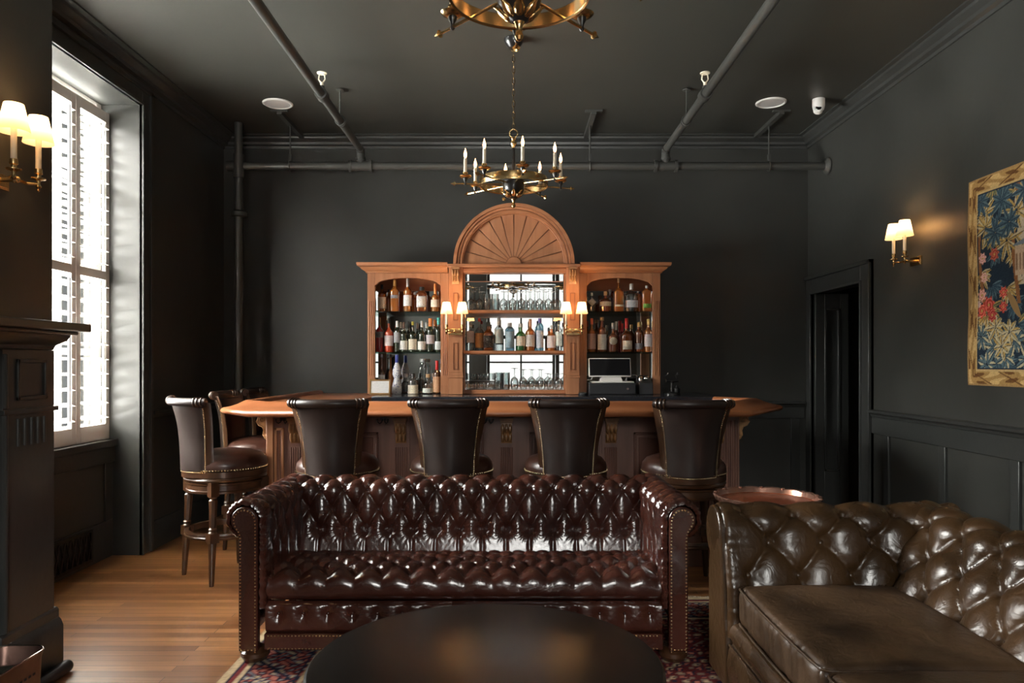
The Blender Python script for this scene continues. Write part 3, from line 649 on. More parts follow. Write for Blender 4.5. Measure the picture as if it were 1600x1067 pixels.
for i, c in enumerate(cors):
    wd = .058
    m = MB(); m.box(c - wd, c + wd, y0 - .014, y0, .12, 1.0)
    for d in (-.0365, -.022, -.0075, .0075, .022, .0365): m.cyl((c + d, y0 - .014, .14), (c + d, y0 - .014, 1.36 - 130 / 232.), .0052, 8)
    p = B(m, 'pilaster', OAK, sharp=40)
    f = MB(); zt2 = 1.0
    f.box(c - .045, c + .045, y0 - .085, y0 - .012, zt2 - .018, zt2); f.box(c - .040, c + .040, y0 - .075, y0 - .012, zt2 - .032, zt2 - .018)
    f.prism([(y0 - .012, zt2 - .03), (y0 - .07, zt2 - .034), (y0 - .072, zt2 - .07), (y0 - .045, zt2 - .105), (y0 - .04, zt2 - .14), (y0 - .02, zt2 - .165), (y0 - .012, zt2 - .175)], c - .036, c + .036, 'x')
    for d in (-.025, 0, .025):
        f.ball((c + d, y0 - .062, zt2 - .07), .0135, .026, .034, 10, 8); f.ball((c + d, y0 - .040, zt2 - .13), .012, .022, .032, 10, 8)
    B(f, 'corbel', CARVE, p)
# scroll brackets on both ends
for s, xx in ((-1, x0), (1, x1)):
    f = MB(); O = [(0, 0), (.088, 0), (.09, -.02), (.075, -.035), (.092, -.06), (.075, -.085), (.05, -.095), (.04, -.12), (.045, -.15), (.03, -.175), (.012, -.185), (0, -.2)]
    f.prism([(xx + s * a, 1.03 + z) for a, z in O], y0 + .02, y0 + .075)
    for (ca, cz_, r0) in ((.055, -.045, .028), (.022, -.155, .018)):
        f.tube([(xx + s * (ca + r0 * (1 - q / 20.) * math.cos(q * .55)), y0 + .018, 1.03 + cz_ + r0 * (1 - q / 20.) * math.sin(q * .55)) for q in range(18)], .0045, 6)
    f.tube([(xx + s * a, y0 + .018, 1.03 + z) for a, z in O[1:]], .004, 6)
    B(f, 'scroll_bracket', PALE, bevel=.003)
    if s > 0:
        m = MB(); m.box(xx - .09, xx + .012, y0 - .02, y0 + .1, 0, 1.03)
        for q in range(3): m.cyl((xx - .07 + q * .03, y0 - .02, .1), (xx - .07 + q * .03, y0 - .02, .98), .010, 8)
        B(m, 'corner_post', OAK)
    else:
        m = MB(); m.box(xx - .012, xx + .035, y0 - .02, y0 + .1, 0, 1.03); B(m, 'corner_post', CHERRY_V, bevel=.004)
for k, (px, lab) in enumerate(((598, 'black double hook under the bar rail beside the leftmost front stool'), (762, 'black double hook under the bar rail right of the second front stool'), (440, 'black double hook under the bar rail at its left corner'))):
    x = (px - 800) * 4.9 / 1147
    m = MB(); m.box(-.02, .02, 0, .006, -.012, .012)
    for s in (-1, 1): m.tube([(s * .006, 0, 0), (s * .012, -.01, -.02), (s * .022, -.022, -.028), (s * .034, -.03, -.018), (s * .036, -.032, -.005)], .0035, 6); m.ball((s * .036, -.032, -.003), .006)
    o = m.build('coat_hook', IRON); o.location = (x, 4.924, .99); tag(o, lab, 'hook', 'hooks under the bar rail')

# ================================================================== BAR STOOLS
def back_pt(u, z, off=0):
    """outer surface of the stool back: u in -1..1, z height"""
    k = (z - .655) / (1.14 - .655)
    hw = .168 + .012 * k + .058 * max(0, k) ** 3
    x = u * hw; y = -.262 - .012 * k - .045 * max(0, k) ** 4 + .085 * (u * u)
    n = Vector((-u * .55, -1, 0)).normalized()
    return (x - (-n.x) * 0 + n.x * off * -1 * -1, y + n.y * off, z)
def strip(m, u0, u1, z0, z1, off0, off1, nu=16, nz=18):
    A = [[back_pt(u0 + (u1 - u0) * i / nu, z0 + (z1 - z0) * j / nz, off0) for j in range(nz + 1)] for i in range(nu + 1)]
    Bm = [[back_pt(u0 + (u1 - u0) * i / nu, z0 + (z1 - z0) * j / nz, off1) for j in range(nz + 1)] for i in range(nu + 1)]
    loop = []
    for i in range(nu + 1): loop.append(A[i] + Bm[i][::-1])
    m.grid(loop, False, True); k = len(loop[0]); b = len(m.v)
    m.f.append(tuple(b - k * (nu + 1) + q for q in range(k))); m.f.append(tuple(b - k + q for q in range(k))[::-1])
def make_stool(label):
    t = thing('bar_stool', label, 'bar stool', (0, 0, 0), 0, 'leather swivel bar stools')
    m = MB(); m.lathe([(.24, .685), (.252, .70), (.256, .72), (.250, .75), (.225, .78), (.17, .80), (.09, .812), (.001, .815)], n=48); m.build('seat', LEA3S, t)
    m = MB()
    for k in range(90):
        a = 2 * PI * k / 90; m.ball((.2555 * math.cos(a), .2555 * math.sin(a), .703), .0052, None, None, 6, 4)
    m.build('nailhead_trim', NAIL, t)
    m = MB(); m.lathe([(.235, .628), (.25, .63), (.255, .64), (.25, .648), (.248, .652), (.255, .658), (.255, .692), (.24, .698)], n=48); m.build('swivel_ring', STOOLW, t)
    m = MB(); m.lathe([(.20, .555), (.238, .557), (.24, .57), (.234, .575), (.234, .606), (.242, .61), (.244, .622), (.20, .626)], n=48); m.build('apron', STOOLW, t)
    m = MB(); m.lathe([(.222, .276), (.246, .274), (.250, .285), (.246, .292), (.250, .300), (.246, .312), (.222, .312), (.218, .295), (.222, .276)], n=48); m.build('foot_ring', STOOLW, t)
    for sx in (-1, 1):
        for sy in (-1, 1):
            m = MB(); bx_, by_ = .166 * sx, .166 * sy
            m.box(bx_ - .026, bx_ + .026, by_ - .026, by_ + .026, .545, .632)
            P = [(.026, .262), (.027, .29), (.027, .325), (.022, .33), (.02, .335), (.026, .345), (.019, .355), (.022, .375), (.024, .46), (.026, .52), (.018, .53), (.026, .54), (.026, .548)]
            rows = []
            fl = lambda q, z: 1 - (.10 * abs(math.sin(q * 4)) if .36 < z < .52 else 0)
            for (r, z) in [(.0135, 0), (.014, .01), (.0155, .02), (.0235, .24)]+P:
                f_ = (z - .55) / .55 * -.022; rows.append([(bx_ + sx * f_ + r * fl(2 * PI * q / 24, z) * math.cos(2 * PI * q / 24), by_ + sy * f_ + r * fl(2 * PI * q / 24, z) * math.sin(2 * PI * q / 24), z) for q in range(24)])
            m.grid(rows, False, True); b = len(m.v); m.f.append(tuple(b - 24 * len(rows) + q for q in range(24))[::-1])
            e = .0085; m.box(bx_ + sx * e - .029, bx_ + sx * e + .029, by_ + sy * e - .029, by_ + sy * e + .029, .262, .322)
            m.build('leg', STOOLW, t, sharp=30)
    m = MB(); strip(m, -1, 1, .655, 1.125, -.014, .012); 
    fr = m.build('back_frame', STOOLW, t, bevel=.003)
    m = MB(); strip(m, -.86, .86, .70, 1.12, .004, .018, 14, 16); m.build('back_panel', LEA3, t, bevel=.004)
    m = MB(); strip(m, -.86, .86, .72, 1.10, -.036, -.010, 14, 16); m.build('backrest', LEA3S, t, bevel=.010)
    m = MB()
    for j in range(36):
        z = .70 + .40 * j / 35
        for s in (-1, 1): p = back_pt(s * .90, z, .013); m.ball(p, .0052, None, None, 6, 4)
    for i in range(30): p = back_pt(-.88 + 1.76 * i / 29, .692, .013); m.ball(p, .0052, None, None, 6, 4)
    m.build('nailhead_trim', NAIL, fr)
    top = [back_pt(-1 + 2 * i / 24, 1.128, .014) for i in range(25)]
    m = MB(); m.tube(top, .026, 14); m.build('headroll', LEA3, t)
    for s in (0, 1):
        m = MB()
        for q in range(3):
            i = (1 + q * 1.0) if s == 0 else (23 - q * 1.0); i = int(i)
            a, b = Vector(top[max(0, i - 1)]), Vector(top[min(24, i + 1)]); d = (b - a).normalized(); up = d.orthogonal().normalized(); sd = d.cross(up); c = Vector(top[i])
            m.tube([tuple(c + (up * math.cos(w2) + sd * math.sin(w2)) * .0275) for w2 in [2 * PI * z2 / 16 for z2 in range(16)]], .0052, 6, True)
        m.build('roll_band', STOOLW, t)
    return t
ST = [(-1.085, 4.585, 0, 'front row bar stool at the left, before the framed card'),
      (-.375, 4.585, 0, 'front row bar stool second from left, before the left pilaster of the cabinet'),
      (.335, 4.585, 0, 'front row bar stool third from left, before the right pilaster of the cabinet'),
      (1.055, 4.52, 0, 'rightmost bar stool, closest to the wooden tray table'),
      (-1.85, 4.75, -PI / 2 + math.radians(48), 'dark leather bar stool at the bar corner with its legs and foot ring in view'),
      (-1.915, 5.56, -PI / 2, 'bar stool behind the corner stool, along the left side of the bar'),
      (-1.915, 6.17, -PI / 2, 'farthest bar stool, by the back wall and vertical pipe')]
s0 = make_stool(ST[0][3])
for i, (x, y, r, lab) in enumerate(ST):
    o = s0 if i == 0 else copy_tree(s0)
    o.location = (x, y, 0); o.rotation_euler = (0, 0, r); o['label'] = lab

# ================================================================== CHESTERFIELD SOFAS
def resample(pts, step):
    P = [Vector(p) for p in pts]; d = [0]
    for a, b in zip(P, P[1:]): d.append(d[-1] + (b - a).length)
    n = max(2, round(d[-1] / step)); out = []
    for i in range(n + 1):
        s = d[-1] * i / n; j = 0
        while j < len(d) - 2 and d[j + 1] < s: j += 1
        f = (s - d[j]) / max(1e-9, d[j + 1] - d[j]); out.append((P[j].lerp(P[j + 1], f), s))
    # smooth
    q = [p for p, s in out]
    for it in range(3): q = [q[0]] + [(q[i - 1] + q[i] * 2 + q[i + 1]) / 4 for i in range(1, len(q) - 1)] + [q[-1]]
    res = []
    for i in range(len(q)):
        t = (q[min(i + 1, len(q) - 1)] - q[max(0, i - 1)]).normalized(); res.append((q[i], Vector((-t.y, t.x)), out[i][1]))
    return res
def tuft(u, s, pu, pv, s0, rows, amp, db, off=.5, star=None, umax=1e9):
    """puffed diamond tufting: u along, s across; buttons sit on rows s0 + j*pv"""
    v = (s - s0); j = v / pv; top = rows - 1
    uu = u / pu - off
    if 0 <= j <= top:
        a, b = uu + j / 2, uu - j / 2; pil = abs(math.sin(PI * a) * math.sin(PI * b))
    else:
        jj = 0 if j < 0 else top
        a = uu + jj / 2; k = min(1, abs(j - jj) / .9)
        p0 = abs(math.sin(PI * (a))) ; pil0 = p0 * abs(math.sin(PI * (uu - jj / 2)))
        pil = pil0 * (1 - k) + (p0 ** 1.2) * k if not (star and j < 0) else pil0
        e = abs(j - jj); fade = max(0, 1 - max(0, e - .6) / 1.1) if not (star and j < 0) else max(0, 1 - e / .35); pil = 1 - (1 - pil) * fade
        if star and j < 0: pil *= 1 - .75 * math.exp(-(abs(math.sin(PI * uu)) / .16) ** 2)
    h = amp * (pil ** .42) - amp
    # nearest button
    jr = min(top, max(0, round(j))); best = 9
    for q in (jr - 1, jr, jr + 1):
        if 0 <= q <= top:
            x = uu - (q % 2) / 2; dx = (x - round(x)) * pu; dv = v - q * pv; d = math.hypot(dx, dv)
            if d < best: best, bx, bv, bq = d, dx, dv, q
    if abs(u) > umax + pu * .3 and best < 9: best = 9
    if best < 9:
        sr = star is not None and bq in star
        h -= (db * math.exp(-(best / .022) ** 2)) if not sr else .022 * math.exp(-(best / .030) ** 2)
        n = 16 if sr else 13; th = math.atan2(bv, bx)
        A_ = .0028 if not sr else .0042; rs = .045 if not sr else .062
        h += A_ * math.cos(n * th + bq * 1.7 + round(u / pu) * 2.1) * math.exp(-((best - rs * .55) / (rs * .45)) ** 2)
    return h
def buttons(parent, name, place, lst, mat, r=.0075):
    first = None
    for (u, s) in lst:
        p, n = place(u, s)
        if first is None:
            m = MB(); m.lathe([(r, 0), (r * 1.02, .002), (r * .8, .0045), (r * .35, .006), (.0004, .0063)], n=12); first = m.build(name, mat, parent); o = first
        else: o = first.copy(); COL.objects.link(o); o.parent = parent
        o.location = p; o.rotation_mode = 'QUATERNION'; o.rotation_quaternion = Vector((0, 0, 1)).rotation_difference(n)
def sheet(m, prof, us, disp, frame):
    rows = []
    for u in us:
        row = []
        for (p, n, s) in prof:
            q, extra = disp(u, s, p)
            pp = p + n * q; row.append(frame(u + extra, pp.x, pp.y))
        rows.append(row)
    m.grid(rows)
def lin(a, b, st): n = max(2, round((b - a) / st)); return [a + (b - a) * i / n for i in range(n + 1)]

def sofa(t, P, M, step):
    half, inn, D = P['half'], P['inner'], P['depth']
    # ---- back
    prof = resample(P['back'], step)[::1]
    sgn = -1 if prof[3][1].x > 0 else 1                      # normal must face the front (-y)
    prof = [(p, n * sgn, s) for p, n, s in prof]
    pu, pv, s0, rows = P['pu'], P['pv'], P['s0'], P['rows']
    nb = int((inn - .03) / pu)
    star = P.get('star')
    fn = lambda u, s, p: (tuft(u, s, pu, pv, s0, rows, P['amp'], P['db'], P['off'], star), 0)
    m = MB(); sheet(m, prof, lin(-inn - P['ext'], inn + P['ext'], step), fn, lambda u, a, b: (u, a, b)); bk = m.build('backrest', M['main'], t, sharp=0, recalc=False)
    def place(u, s):
        p, n, ss = min(prof, key=lambda q: abs(q[2] - s)); h = tuft(u, s, pu, pv, s0, rows, P['amp'], P['db'], P['off'], star)
        pp = p + n * (h + .0045); return (u, pp.x, pp.y), Vector((0, n.x, n.y))
    lst = []
    for j in range(rows):
        o = P['off'] + (j % 2) / 2
        for i in range(-20, 21):
            u = (i + o) * pu
            if abs(u) < inn - .02 + (P['ext'] if j == rows - 1 else 0) * .0: lst.append((u, s0 + j * pv))
    buttons(bk, 'button', place, lst, M['main'], P.get('br', .0075))
    # ---- arms
    aprof = resample(P['arm'], step)
    for side in (-1, 1):
        sg = 1 if aprof[3][1].x < 0 else -1                 # normal faces the seat (a negative)
        pr = [(p, n * sg, s) for p, n, s in aprof]
        ypu = P['apu']
        def fn(y, s, p):
            h = tuft(y, s, ypu, P['apv'], P['as0'], P['arows'], P['amp'], P['db'], P['aoff'])
            k = min(1, max(0, (y - .05) / .08)); h = h * k + (-.002) * (1 - k)
            if y < .16: h += P['pleat'] * math.cos(2 * PI * s / .031 + 3 * math.sin(s * 40)) * math.exp(-((y - .02) / .05) ** 2)
            r = .028
            if y < r: h -= r * .9 * (1 - math.sqrt(max(0, 1 - (1 - y / r) ** 2)))
            return h, 0
        us = lin(0, .06, step * .6) + lin(.06, D - .03, step)[1:]
        m = MB(); sheet(m, pr, us, fn, lambda u, a, b: (side * (inn + a), u, b)); ar = m.build('arm', M['main'], t, sharp=0, recalc=False)
        def place(y, s):
            p, n, ss = min(pr, key=lambda q: abs(q[2] - s)); h = fn(y, s, p)[0]; pp = p + n * (h + .0045)
            return (side * (inn + pp.x), y, pp.y), Vector((side * n.x, 0, n.y))
        lst = []
        for j in range(P['arows']):
            o = P['aoff'] + (j % 2) / 2
            for i in range(0, 20):
                y = (i + o) * ypu
                if .09 < y < P['aymax']: lst.append((y, P['as0'] + j * P['apv']))
        buttons(ar, 'button', place, lst, M['main'], P.get('br', .0075))
        # front scroll panel
        c, r, st = P['scroll']; (ca, cz_) = c
        out = [(ca + st[0], P['zb'])] + arc(ca, cz_, r, -70, 250, 26)[::1] + [(st[1] + 0, cz_ - r * 1.2), (st[1], P['zb'])]
        out = [(st[2], P['zb']), (st[2], cz_ - r * 1.3)] + arc(ca, cz_, r, -62, 242 if P['roundin'] else 180, 26) + ([(st[1], cz_ - r * 1.3)] if P['roundin'] else []) + [(st[1], P['zb'])]
        m = MB(); m.prism([(side * (inn + a), z) for a, z in out], -.014, .03); fp = m.build('arm_front', M['main'], ar, sharp=40, bevel=.008)
        if P['nails']:
            m = MB(); O = [Vector(p) for p in out]; cen = Vector((ca, cz_)); ins = []
            for i, p in enumerate(O):
                a, b = O[i - 1] if i else O[0] + (O[0] - O[1]), O[(i + 1) % len(O)] if i < len(O) - 1 else O[-1] + (O[-1] - O[-2]); tt = (b - a).normalized(); nn = Vector((-tt.y, tt.x)); ins.append(p + nn * .010)
            for p, n, s in resample([tuple(q) for q in ins], .0155): m.ball((side * (inn + p.x), -.0145, p.y), .0046, .003, .0046, 6, 4)
            a0, a1 = min(st[1], st[2]) + .01, max(st[1], st[2]) - .01
            for i in range(int((a1 - a0) / .0155) + 1): m.ball((side * (inn + a0 + i * .0155), -.0145, P['zb'] + .009), .0046, .003, .0046, 6, 4)
            m.build('nailhead_trim', NAIL, fp)
    return bk

# ---- oxblood sofa -------------------------------------------------
SX, SY = -.218, 3.30
s1 = thing('chesterfield_sofa', 'oxblood button-tufted chesterfield sofa with brass nailheads facing the coffee table', 'sofa', (SX, SY, .008))
rr = .095
P1 = dict(half=1.075, inner=.89, depth=.86, ext=.05, zb=.062,
    back=[(.545, .33), (.575, .45), (.598, .60)] + arc(.700, .652, .100, 175, -60, 22) + [(.752, .55), (.76, .3), (.76, .07)],
    pu=.124, pv=.108, s0=.150, rows=4, amp=.024, db=.010, off=.5, star=(0,),
    arm=[(.0, .25), (.0, .45), (-.002, .58)] + arc(.093, .650, .095, 185, -75, 24) + [(.122, .50), (.122, .07)],
    apu=.13, apv=.11, as0=.23, arows=4, aoff=.1, aymax=.6, pleat=.0035,
    scroll=((.092, .650), .060, (.0, .032, .118)), roundin=False, nails=True)
step = .0075
sofa(s1, P1, dict(main=LEA1), step)
# seat: tufted deck with rolled front
inn = P1['inner']
sp = resample([(.60, .362), (.5, .392), (.3, .415), (.14, .412)] + arc(.090, .340, .068, 70, 185, 8) + [(.024, .30), (.03, .272)], step)
sg = 1 if sp[4][1].y > 0 else -1
sp = [(p, n * sg, s) for p, n, s in sp]
S_TOT = sp[-1][2]
def seat_h(u, s):
    h = tuft(u, s, .126, .088, .06, 6, .034, .012, .5)
    if s > S_TOT - .05: h -= .02 * ((s - S_TOT + .05) / .05) ** 2
    return h
m = MB(); sheet(m, sp, lin(-inn - .01, inn + .01, step), lambda u, s, p: (seat_h(u, s), 0), lambda u, a, b: (u, a, b)); seat = m.build('seat', LEA1, s1, sharp=0, recalc=False)
def splace(u, s):
    p, n, ss = min(sp, key=lambda q: abs(q[2] - s)); pp = p + n * (seat_h(u, s) + .003); return (u, pp.x, pp.y), Vector((0, n.x, n.y))
buttons(seat, 'button', splace, [((i + .5 + (j % 2) / 2) * .126, .06 + j * .088) for j in range(6) for i in range(-8, 8) if abs((i + .5 + (j % 2) / 2) * .126) < inn - .02], LEA1)
# apron with small tufts, front rail, nail rows, feet
apf = resample([(.04, .275), (.015, .262), (.008, .2), (.014, .145), (.03, .137)], step)
sg = 1 if apf[len(apf) // 2][1].x < 0 else -1
apf = [(p, n * sg, s) for p, n, s in apf]
def ap_h(u, s): return tuft(u, s, .112, .05, .068, 1, .014, .007, .5)
m = MB(); sheet(m, apf, lin(-inn - .005, inn + .005, step), lambda u, s, p: (ap_h(u, s), 0), lambda u, a, b: (u, a, b)); ap = m.build('apron', LEA1, s1, sharp=0, recalc=False)
def aplace(u, s):
    p, n, ss = min(apf, key=lambda q: abs(q[2] - s)); pp = p + n * (ap_h(u, s) + .003); return (u, pp.x, pp.y), Vector((0, n.x, n.y))
buttons(ap, 'button', aplace, [((i + .5) * .112, .068) for i in range(-8, 8) if abs((i + .5) * .112) < inn - .03], LEA1)
m = MB(); m.box(-inn - .01, inn + .01, .004, .74, .062, .136); fr = m.build('front_rail', LEA1, s1, bevel=.006)
m = MB()
for i in range(int(2 * inn / .0155)):
    for z in (.128, .070): m.ball((-inn + .01 + i * .0155, .003, z), .0046, .003, .0046, 6, 4)
m.build('nailhead_trim', NAIL, fr)
for sx in (-1, 1):
    for yy in (.055, .70):
        m = MB(); m.lathe([(.035, 0), (.052, .008), (.064, .028), (.062, .045), (.045, .058), (.04, .066)], (sx * 1.0 - sx * .045, yy, 0), 24); m.build('bun_foot', STOOLW, s1)

# ---- worn brown sofa ------------------------------------------------
s2 = thing('chesterfield_sofa', 'worn brown chesterfield sofa with loose seat cushions along the right wall', 'sofa', (.87, 2.12, .008), -PI / 2)
P2 = dict(br=.0115, half=1.15, inner=.815, depth=1.04, ext=.22, zb=.05,
    back=[(.60, .30), (.64, .46), (.72, .60), (.77, .66)] + arc(.900, .645, .128, 160, -70, 22) + [(.96, .45), (.96, .06)],
    pu=.215, pv=.135, s0=.20, rows=4, amp=.038, db=.018, off=.0,
    arm=[(.0, .25), (.01, .45), (.045, .58), (.07, .63)] + arc(.195, .640, .125, 170, -75, 24) + [(.25, .45), (.25, .06)],
    apu=.215, apv=.135, as0=.255, arows=3, aoff=.42, aymax=.80, pleat=.0018,
    scroll=((.195, .640), .112, (.0, .0, .262)), roundin=False, nails=False)
sofa(s2, P2, dict(main=LEA2), .009)
def cushion(name, parent, x0, x1, y0, y1, z0, z1, crown, mat, r=.035, ripple=.006, nx=60, ny=50, nz=12):
    """rounded cushion built as a projected box"""
    cxm, cym = (x0 + x1) / 2, (y0 + y1) / 2; hx, hy, hz = (x1 - x0) / 2, (y1 - y0) / 2, (z1 - z0) / 2; zc = (z0 + z1) / 2
    bm = bmesh.new(); faces = {}
    def pt(a, b, c):
        p = Vector((a * hx, b * hy, c * hz)); q = Vector((max(-hx + r, min(hx - r, p.x)), max(-hy + r, min(hy - r, p.y)), max(-hz + r, min(hz - r, p.z))))
        d = p - q
        if d.length > 1e-9: p = q + d.normalized() * r
        k = max(0, 1 - a * a) * max(0, 1 - b * b)
        p.z += crown * (k ** .5) * (1 if c > 0 else .3 * c)
        x, y = p.x, p.y
        if b < -.9: y -= .012 * (1 - a * a) ** .5; y += ripple * math.sin(x * 95 + 2 * math.sin(x * 31) + c * 1.5) * (1 - c * c * .6) * (.35 + .65 * abs(math.sin(x * 9 + 1)))
        p.z += .004 * math.sin(x * 14 + y * 6) * k + .003 * math.sin(y * 22 - x * 9) * k
        return (cxm + x, cym + y, zc + p.z)
    m = MB()
    g = lambda n: [-1 + 2 * i / n for i in range(n + 1)]
    for c in (-1, 1): m.grid([[pt(a, b, c) for b in g(ny)] for a in g(nx)])
    for b in (-1, 1): m.grid([[pt(a, b, c) for c in g(nz)] for a in g(nx)])
    for a in (-1, 1): m.grid([[pt(a, b, c) for c in g(nz)] for b in g(ny)])
    me = bpy.data.meshes.new(name); me.from_pydata(m.v, [], m.f); bm.from_mesh(me); bmesh.ops.remove_doubles(bm, verts=bm.verts, dist=.0004); bmesh.ops.recalc_face_normals(bm, faces=bm.faces); bm.to_mesh(me); bm.free()
    me.materials.append(mat); me.polygons.foreach_set('use_smooth', [True] * len(me.polygons))
    o = bpy.data.objects.new(name, me); COL.objects.link(o); o.parent = parent
    m = MB()
    for zz in (z1 - .008, z0 + .008):
        pts = []
        for (a0, xx, yy) in ((180, x0, y0), (270, x1, y0), (0, x1, y1), (90, x0, y1)):
            sx = 1 if xx == x0 else -1; sy = 1 if yy == y0 else -1
            pts += [(xx + sx * r + (r - .001) * math.cos(math.radians(a0 + q * 15)), yy + sy * r + (r - .001) * math.sin(math.radians(a0 + q * 15)), zz) for q in range(7)]
        full = []
        for i in range(len(pts)):
            a, b = Vector(pts[i]), Vector(pts[(i + 1) % len(pts)]); n = max(1, int((b - a).length / .02))
            for q in range(n):
                p = a.lerp(b, q / n)
                if p.y < y0 + .02: p.y -= .014 * max(0, 1 - ((p.x - cxm) / hx) ** 2) ** .5
                full.append(tuple(p))
        m.tube(full, .0048, 6, True)
    m.build('piping', mat, o)
    return o
inn = P2['inner']; w3 = 2 * inn / 2
for k in range(2):
    cushion('seat_cushion', s2, -inn + k * w3 + .004, -inn + (k + 1) * w3 - .004, .035, .66, .315, .468, .028, LEA2C)
m = MB()
fp = resample([(.05, .316), (.012, .305), (-.004, .27), (.012, .235), (.02, .232), (-.002, .222), (-.012, .15), (.0, .075), (.02, .05)], .008)
sheet(m, fp, lin(-inn - .005, inn + .005, .02), lambda u, s, p: (.0015 * math.sin(u * 25 + s * 20), 0), lambda u, a, b: (u, a, b)); m.build('front_border', LEA2, s2, sharp=0)
m = MB(); m.box(-inn - .02, inn + .02, .03, .9, .06, .312); m.build('base', LEA2, s2, bevel=.01)
m = MB(); m.tube([(-inn, -.001, .229), (inn, -.001, .229)], .0045, 6); m.build('piping', LEA2, s2)
for sx in (-1, 1):
    for yy in (.09, .9):
        m = MB(); m.lathe([(.02, 0), (.03, .05), (.032, .062)], (sx * .95, yy, 0), 16); m.build('foot', STOOLW, s2)

# ================================================================== COFFEE TABLE
t = thing('coffee_table', 'large round black coffee table in front of the oxblood sofa', 'table', (-.078, 2.21, .008))
m = MB(); m.lathe([(.001, .462), (.50, .462), (.522, .460), (.530, .452), (.530, .446), (.526, .443), (.526, .440), (.532, .436), (.532, .424), (.524, .416), (.49, .412), (.001, .41)][::-1], n=128); m.build('tabletop', BLACKW, t, sharp=25)
m = MB(); m.lathe([(.30, .0), (.30, .03), (.27, .045), (.08, .06), (.06, .1), (.07, .3), (.10, .38), (.20, .41)], n=48); m.build('pedestal', BLACKW, t)

# ================================================================== TRAY TABLE
t = thing('tray_table', 'small round reddish piecrust tray table behind the brown sofa', 'table', (1.30, 3.745, .008))
TR = plain('tray_mahogany', (.22, .05, .018), .16, noise=.3, nscale=9, coat=.8)
m = MB(); m.lathe([(.001, .655), (.235, .655), (.24, .66), (.24, .645), (.001, .64)], n=64); m.build('tray', TR, t)
m = MB(); rows = []
for k in range(160):
    a = 2 * PI * k / 160; s = abs(math.sin(a * 7)) ; rO = .258 + .008 * s; zz = .680 + .006 * s
    rows.append([(math.cos(a) * (.236 + .0), math.sin(a) * .236, .657), (math.cos(a) * .244, math.sin(a) * .244, zz - .004), (math.cos(a) * (rO - .006), math.sin(a) * (rO - .006), zz), (math.cos(a) * rO, math.sin(a) * rO, zz - .004), (math.cos(a) * (rO - .012), math.sin(a) * (rO - .012), .655)])
m.grid(rows, True, True)
for k in range(14): a = 2 * PI * k / 14; m.ball((math.cos(a) * .254, math.sin(a) * .254, .681), .012, .012, .006, 8, 6)
m.build('scalloped_rim', plain('rim_silvered', (.42, .22, .16), .2, .75), t)
m = MB(); m.lathe([(.03, .60), (.1, .63), (.1, .642)][::-1] + [(.028, .58), (.022, .5), (.035, .42), (.045, .36), (.03, .3), (.02, .25), (.028, .18), (.03, .14)], n=24); m.build('pedestal', TR, t)
for k in range(3):
    a = 2 * PI * k / 3 + .5; m = MB(); m.tube([(math.cos(a) * r, math.sin(a) * r, z) for r, z in ((.02, .16), (.08, .15), (.14, .09), (.2, .03), (.235, .02))], [.02, .018, .015, .013, .018], 8); m.build('leg', TR, t)

# ================================================================== PAINTED PATTERNS (rug, tapestry)
def pattern_object(name, mat, W, Hh, nx, ny, img, parent=None, zfn=None, vertical=False, thick=.008):
    xs_ = np.linspace(0, W, nx + 1); ys_ = np.linspace(0, Hh, ny + 1); X, Y = np.meshgrid(xs_, ys_, indexing='ij')
    Z = np.zeros_like(X) if zfn is None else zfn(X, Y)
    top = np.stack([X, Y, Z + thick], -1).reshape(-1, 3); N = len(top)
    idx = np.arange(N).reshape(nx + 1, ny + 1)
    f = np.stack([idx[:-1, :-1], idx[1:, :-1], idx[1:, 1:], idx[:-1, 1:]], -1).reshape(-1, 4)
    loop = list(idx[:, 0]) + list(idx[-1, 1:]) + list(idx[-2::-1, -1]) + list(idx[0, -2:0:-1])
    low = top[loop].copy(); low[:, 2] -= thick
    verts = np.concatenate([top, low]); n = len(loop)
    fs = [tuple(q) for q in f] + [(loop[i], N + i, N + (i + 1) % n, loop[(i + 1) % n]) for i in range(n)] + [tuple(N + i for i in range(n))[::-1]]
    if vertical: verts = verts[:, [0, 2, 1]] * np.array([1, -1, 1])
    me = bpy.data.meshes.new(name); me.from_pydata(verts.tolist(), [], fs)
    ca = me.color_attributes.new('pattern', 'FLOAT_COLOR', 'POINT'); c = np.ones((len(verts), 4), np.float32)
    c[:N, :3] = img.reshape(-1, 3); c[N:, :3] = img.reshape(-1, 3)[loop]; ca.data.foreach_set('color', c.ravel())
    me.materials.append(mat); me.polygons.foreach_set('use_smooth', [True] * len(me.polygons)); me.set_sharp_from_angle(angle=.6)
    o = bpy.data.objects.new(name, me); COL.objects.link(o)
    if parent: o.parent = parent
    return o
rg = np.random.default_rng(5)
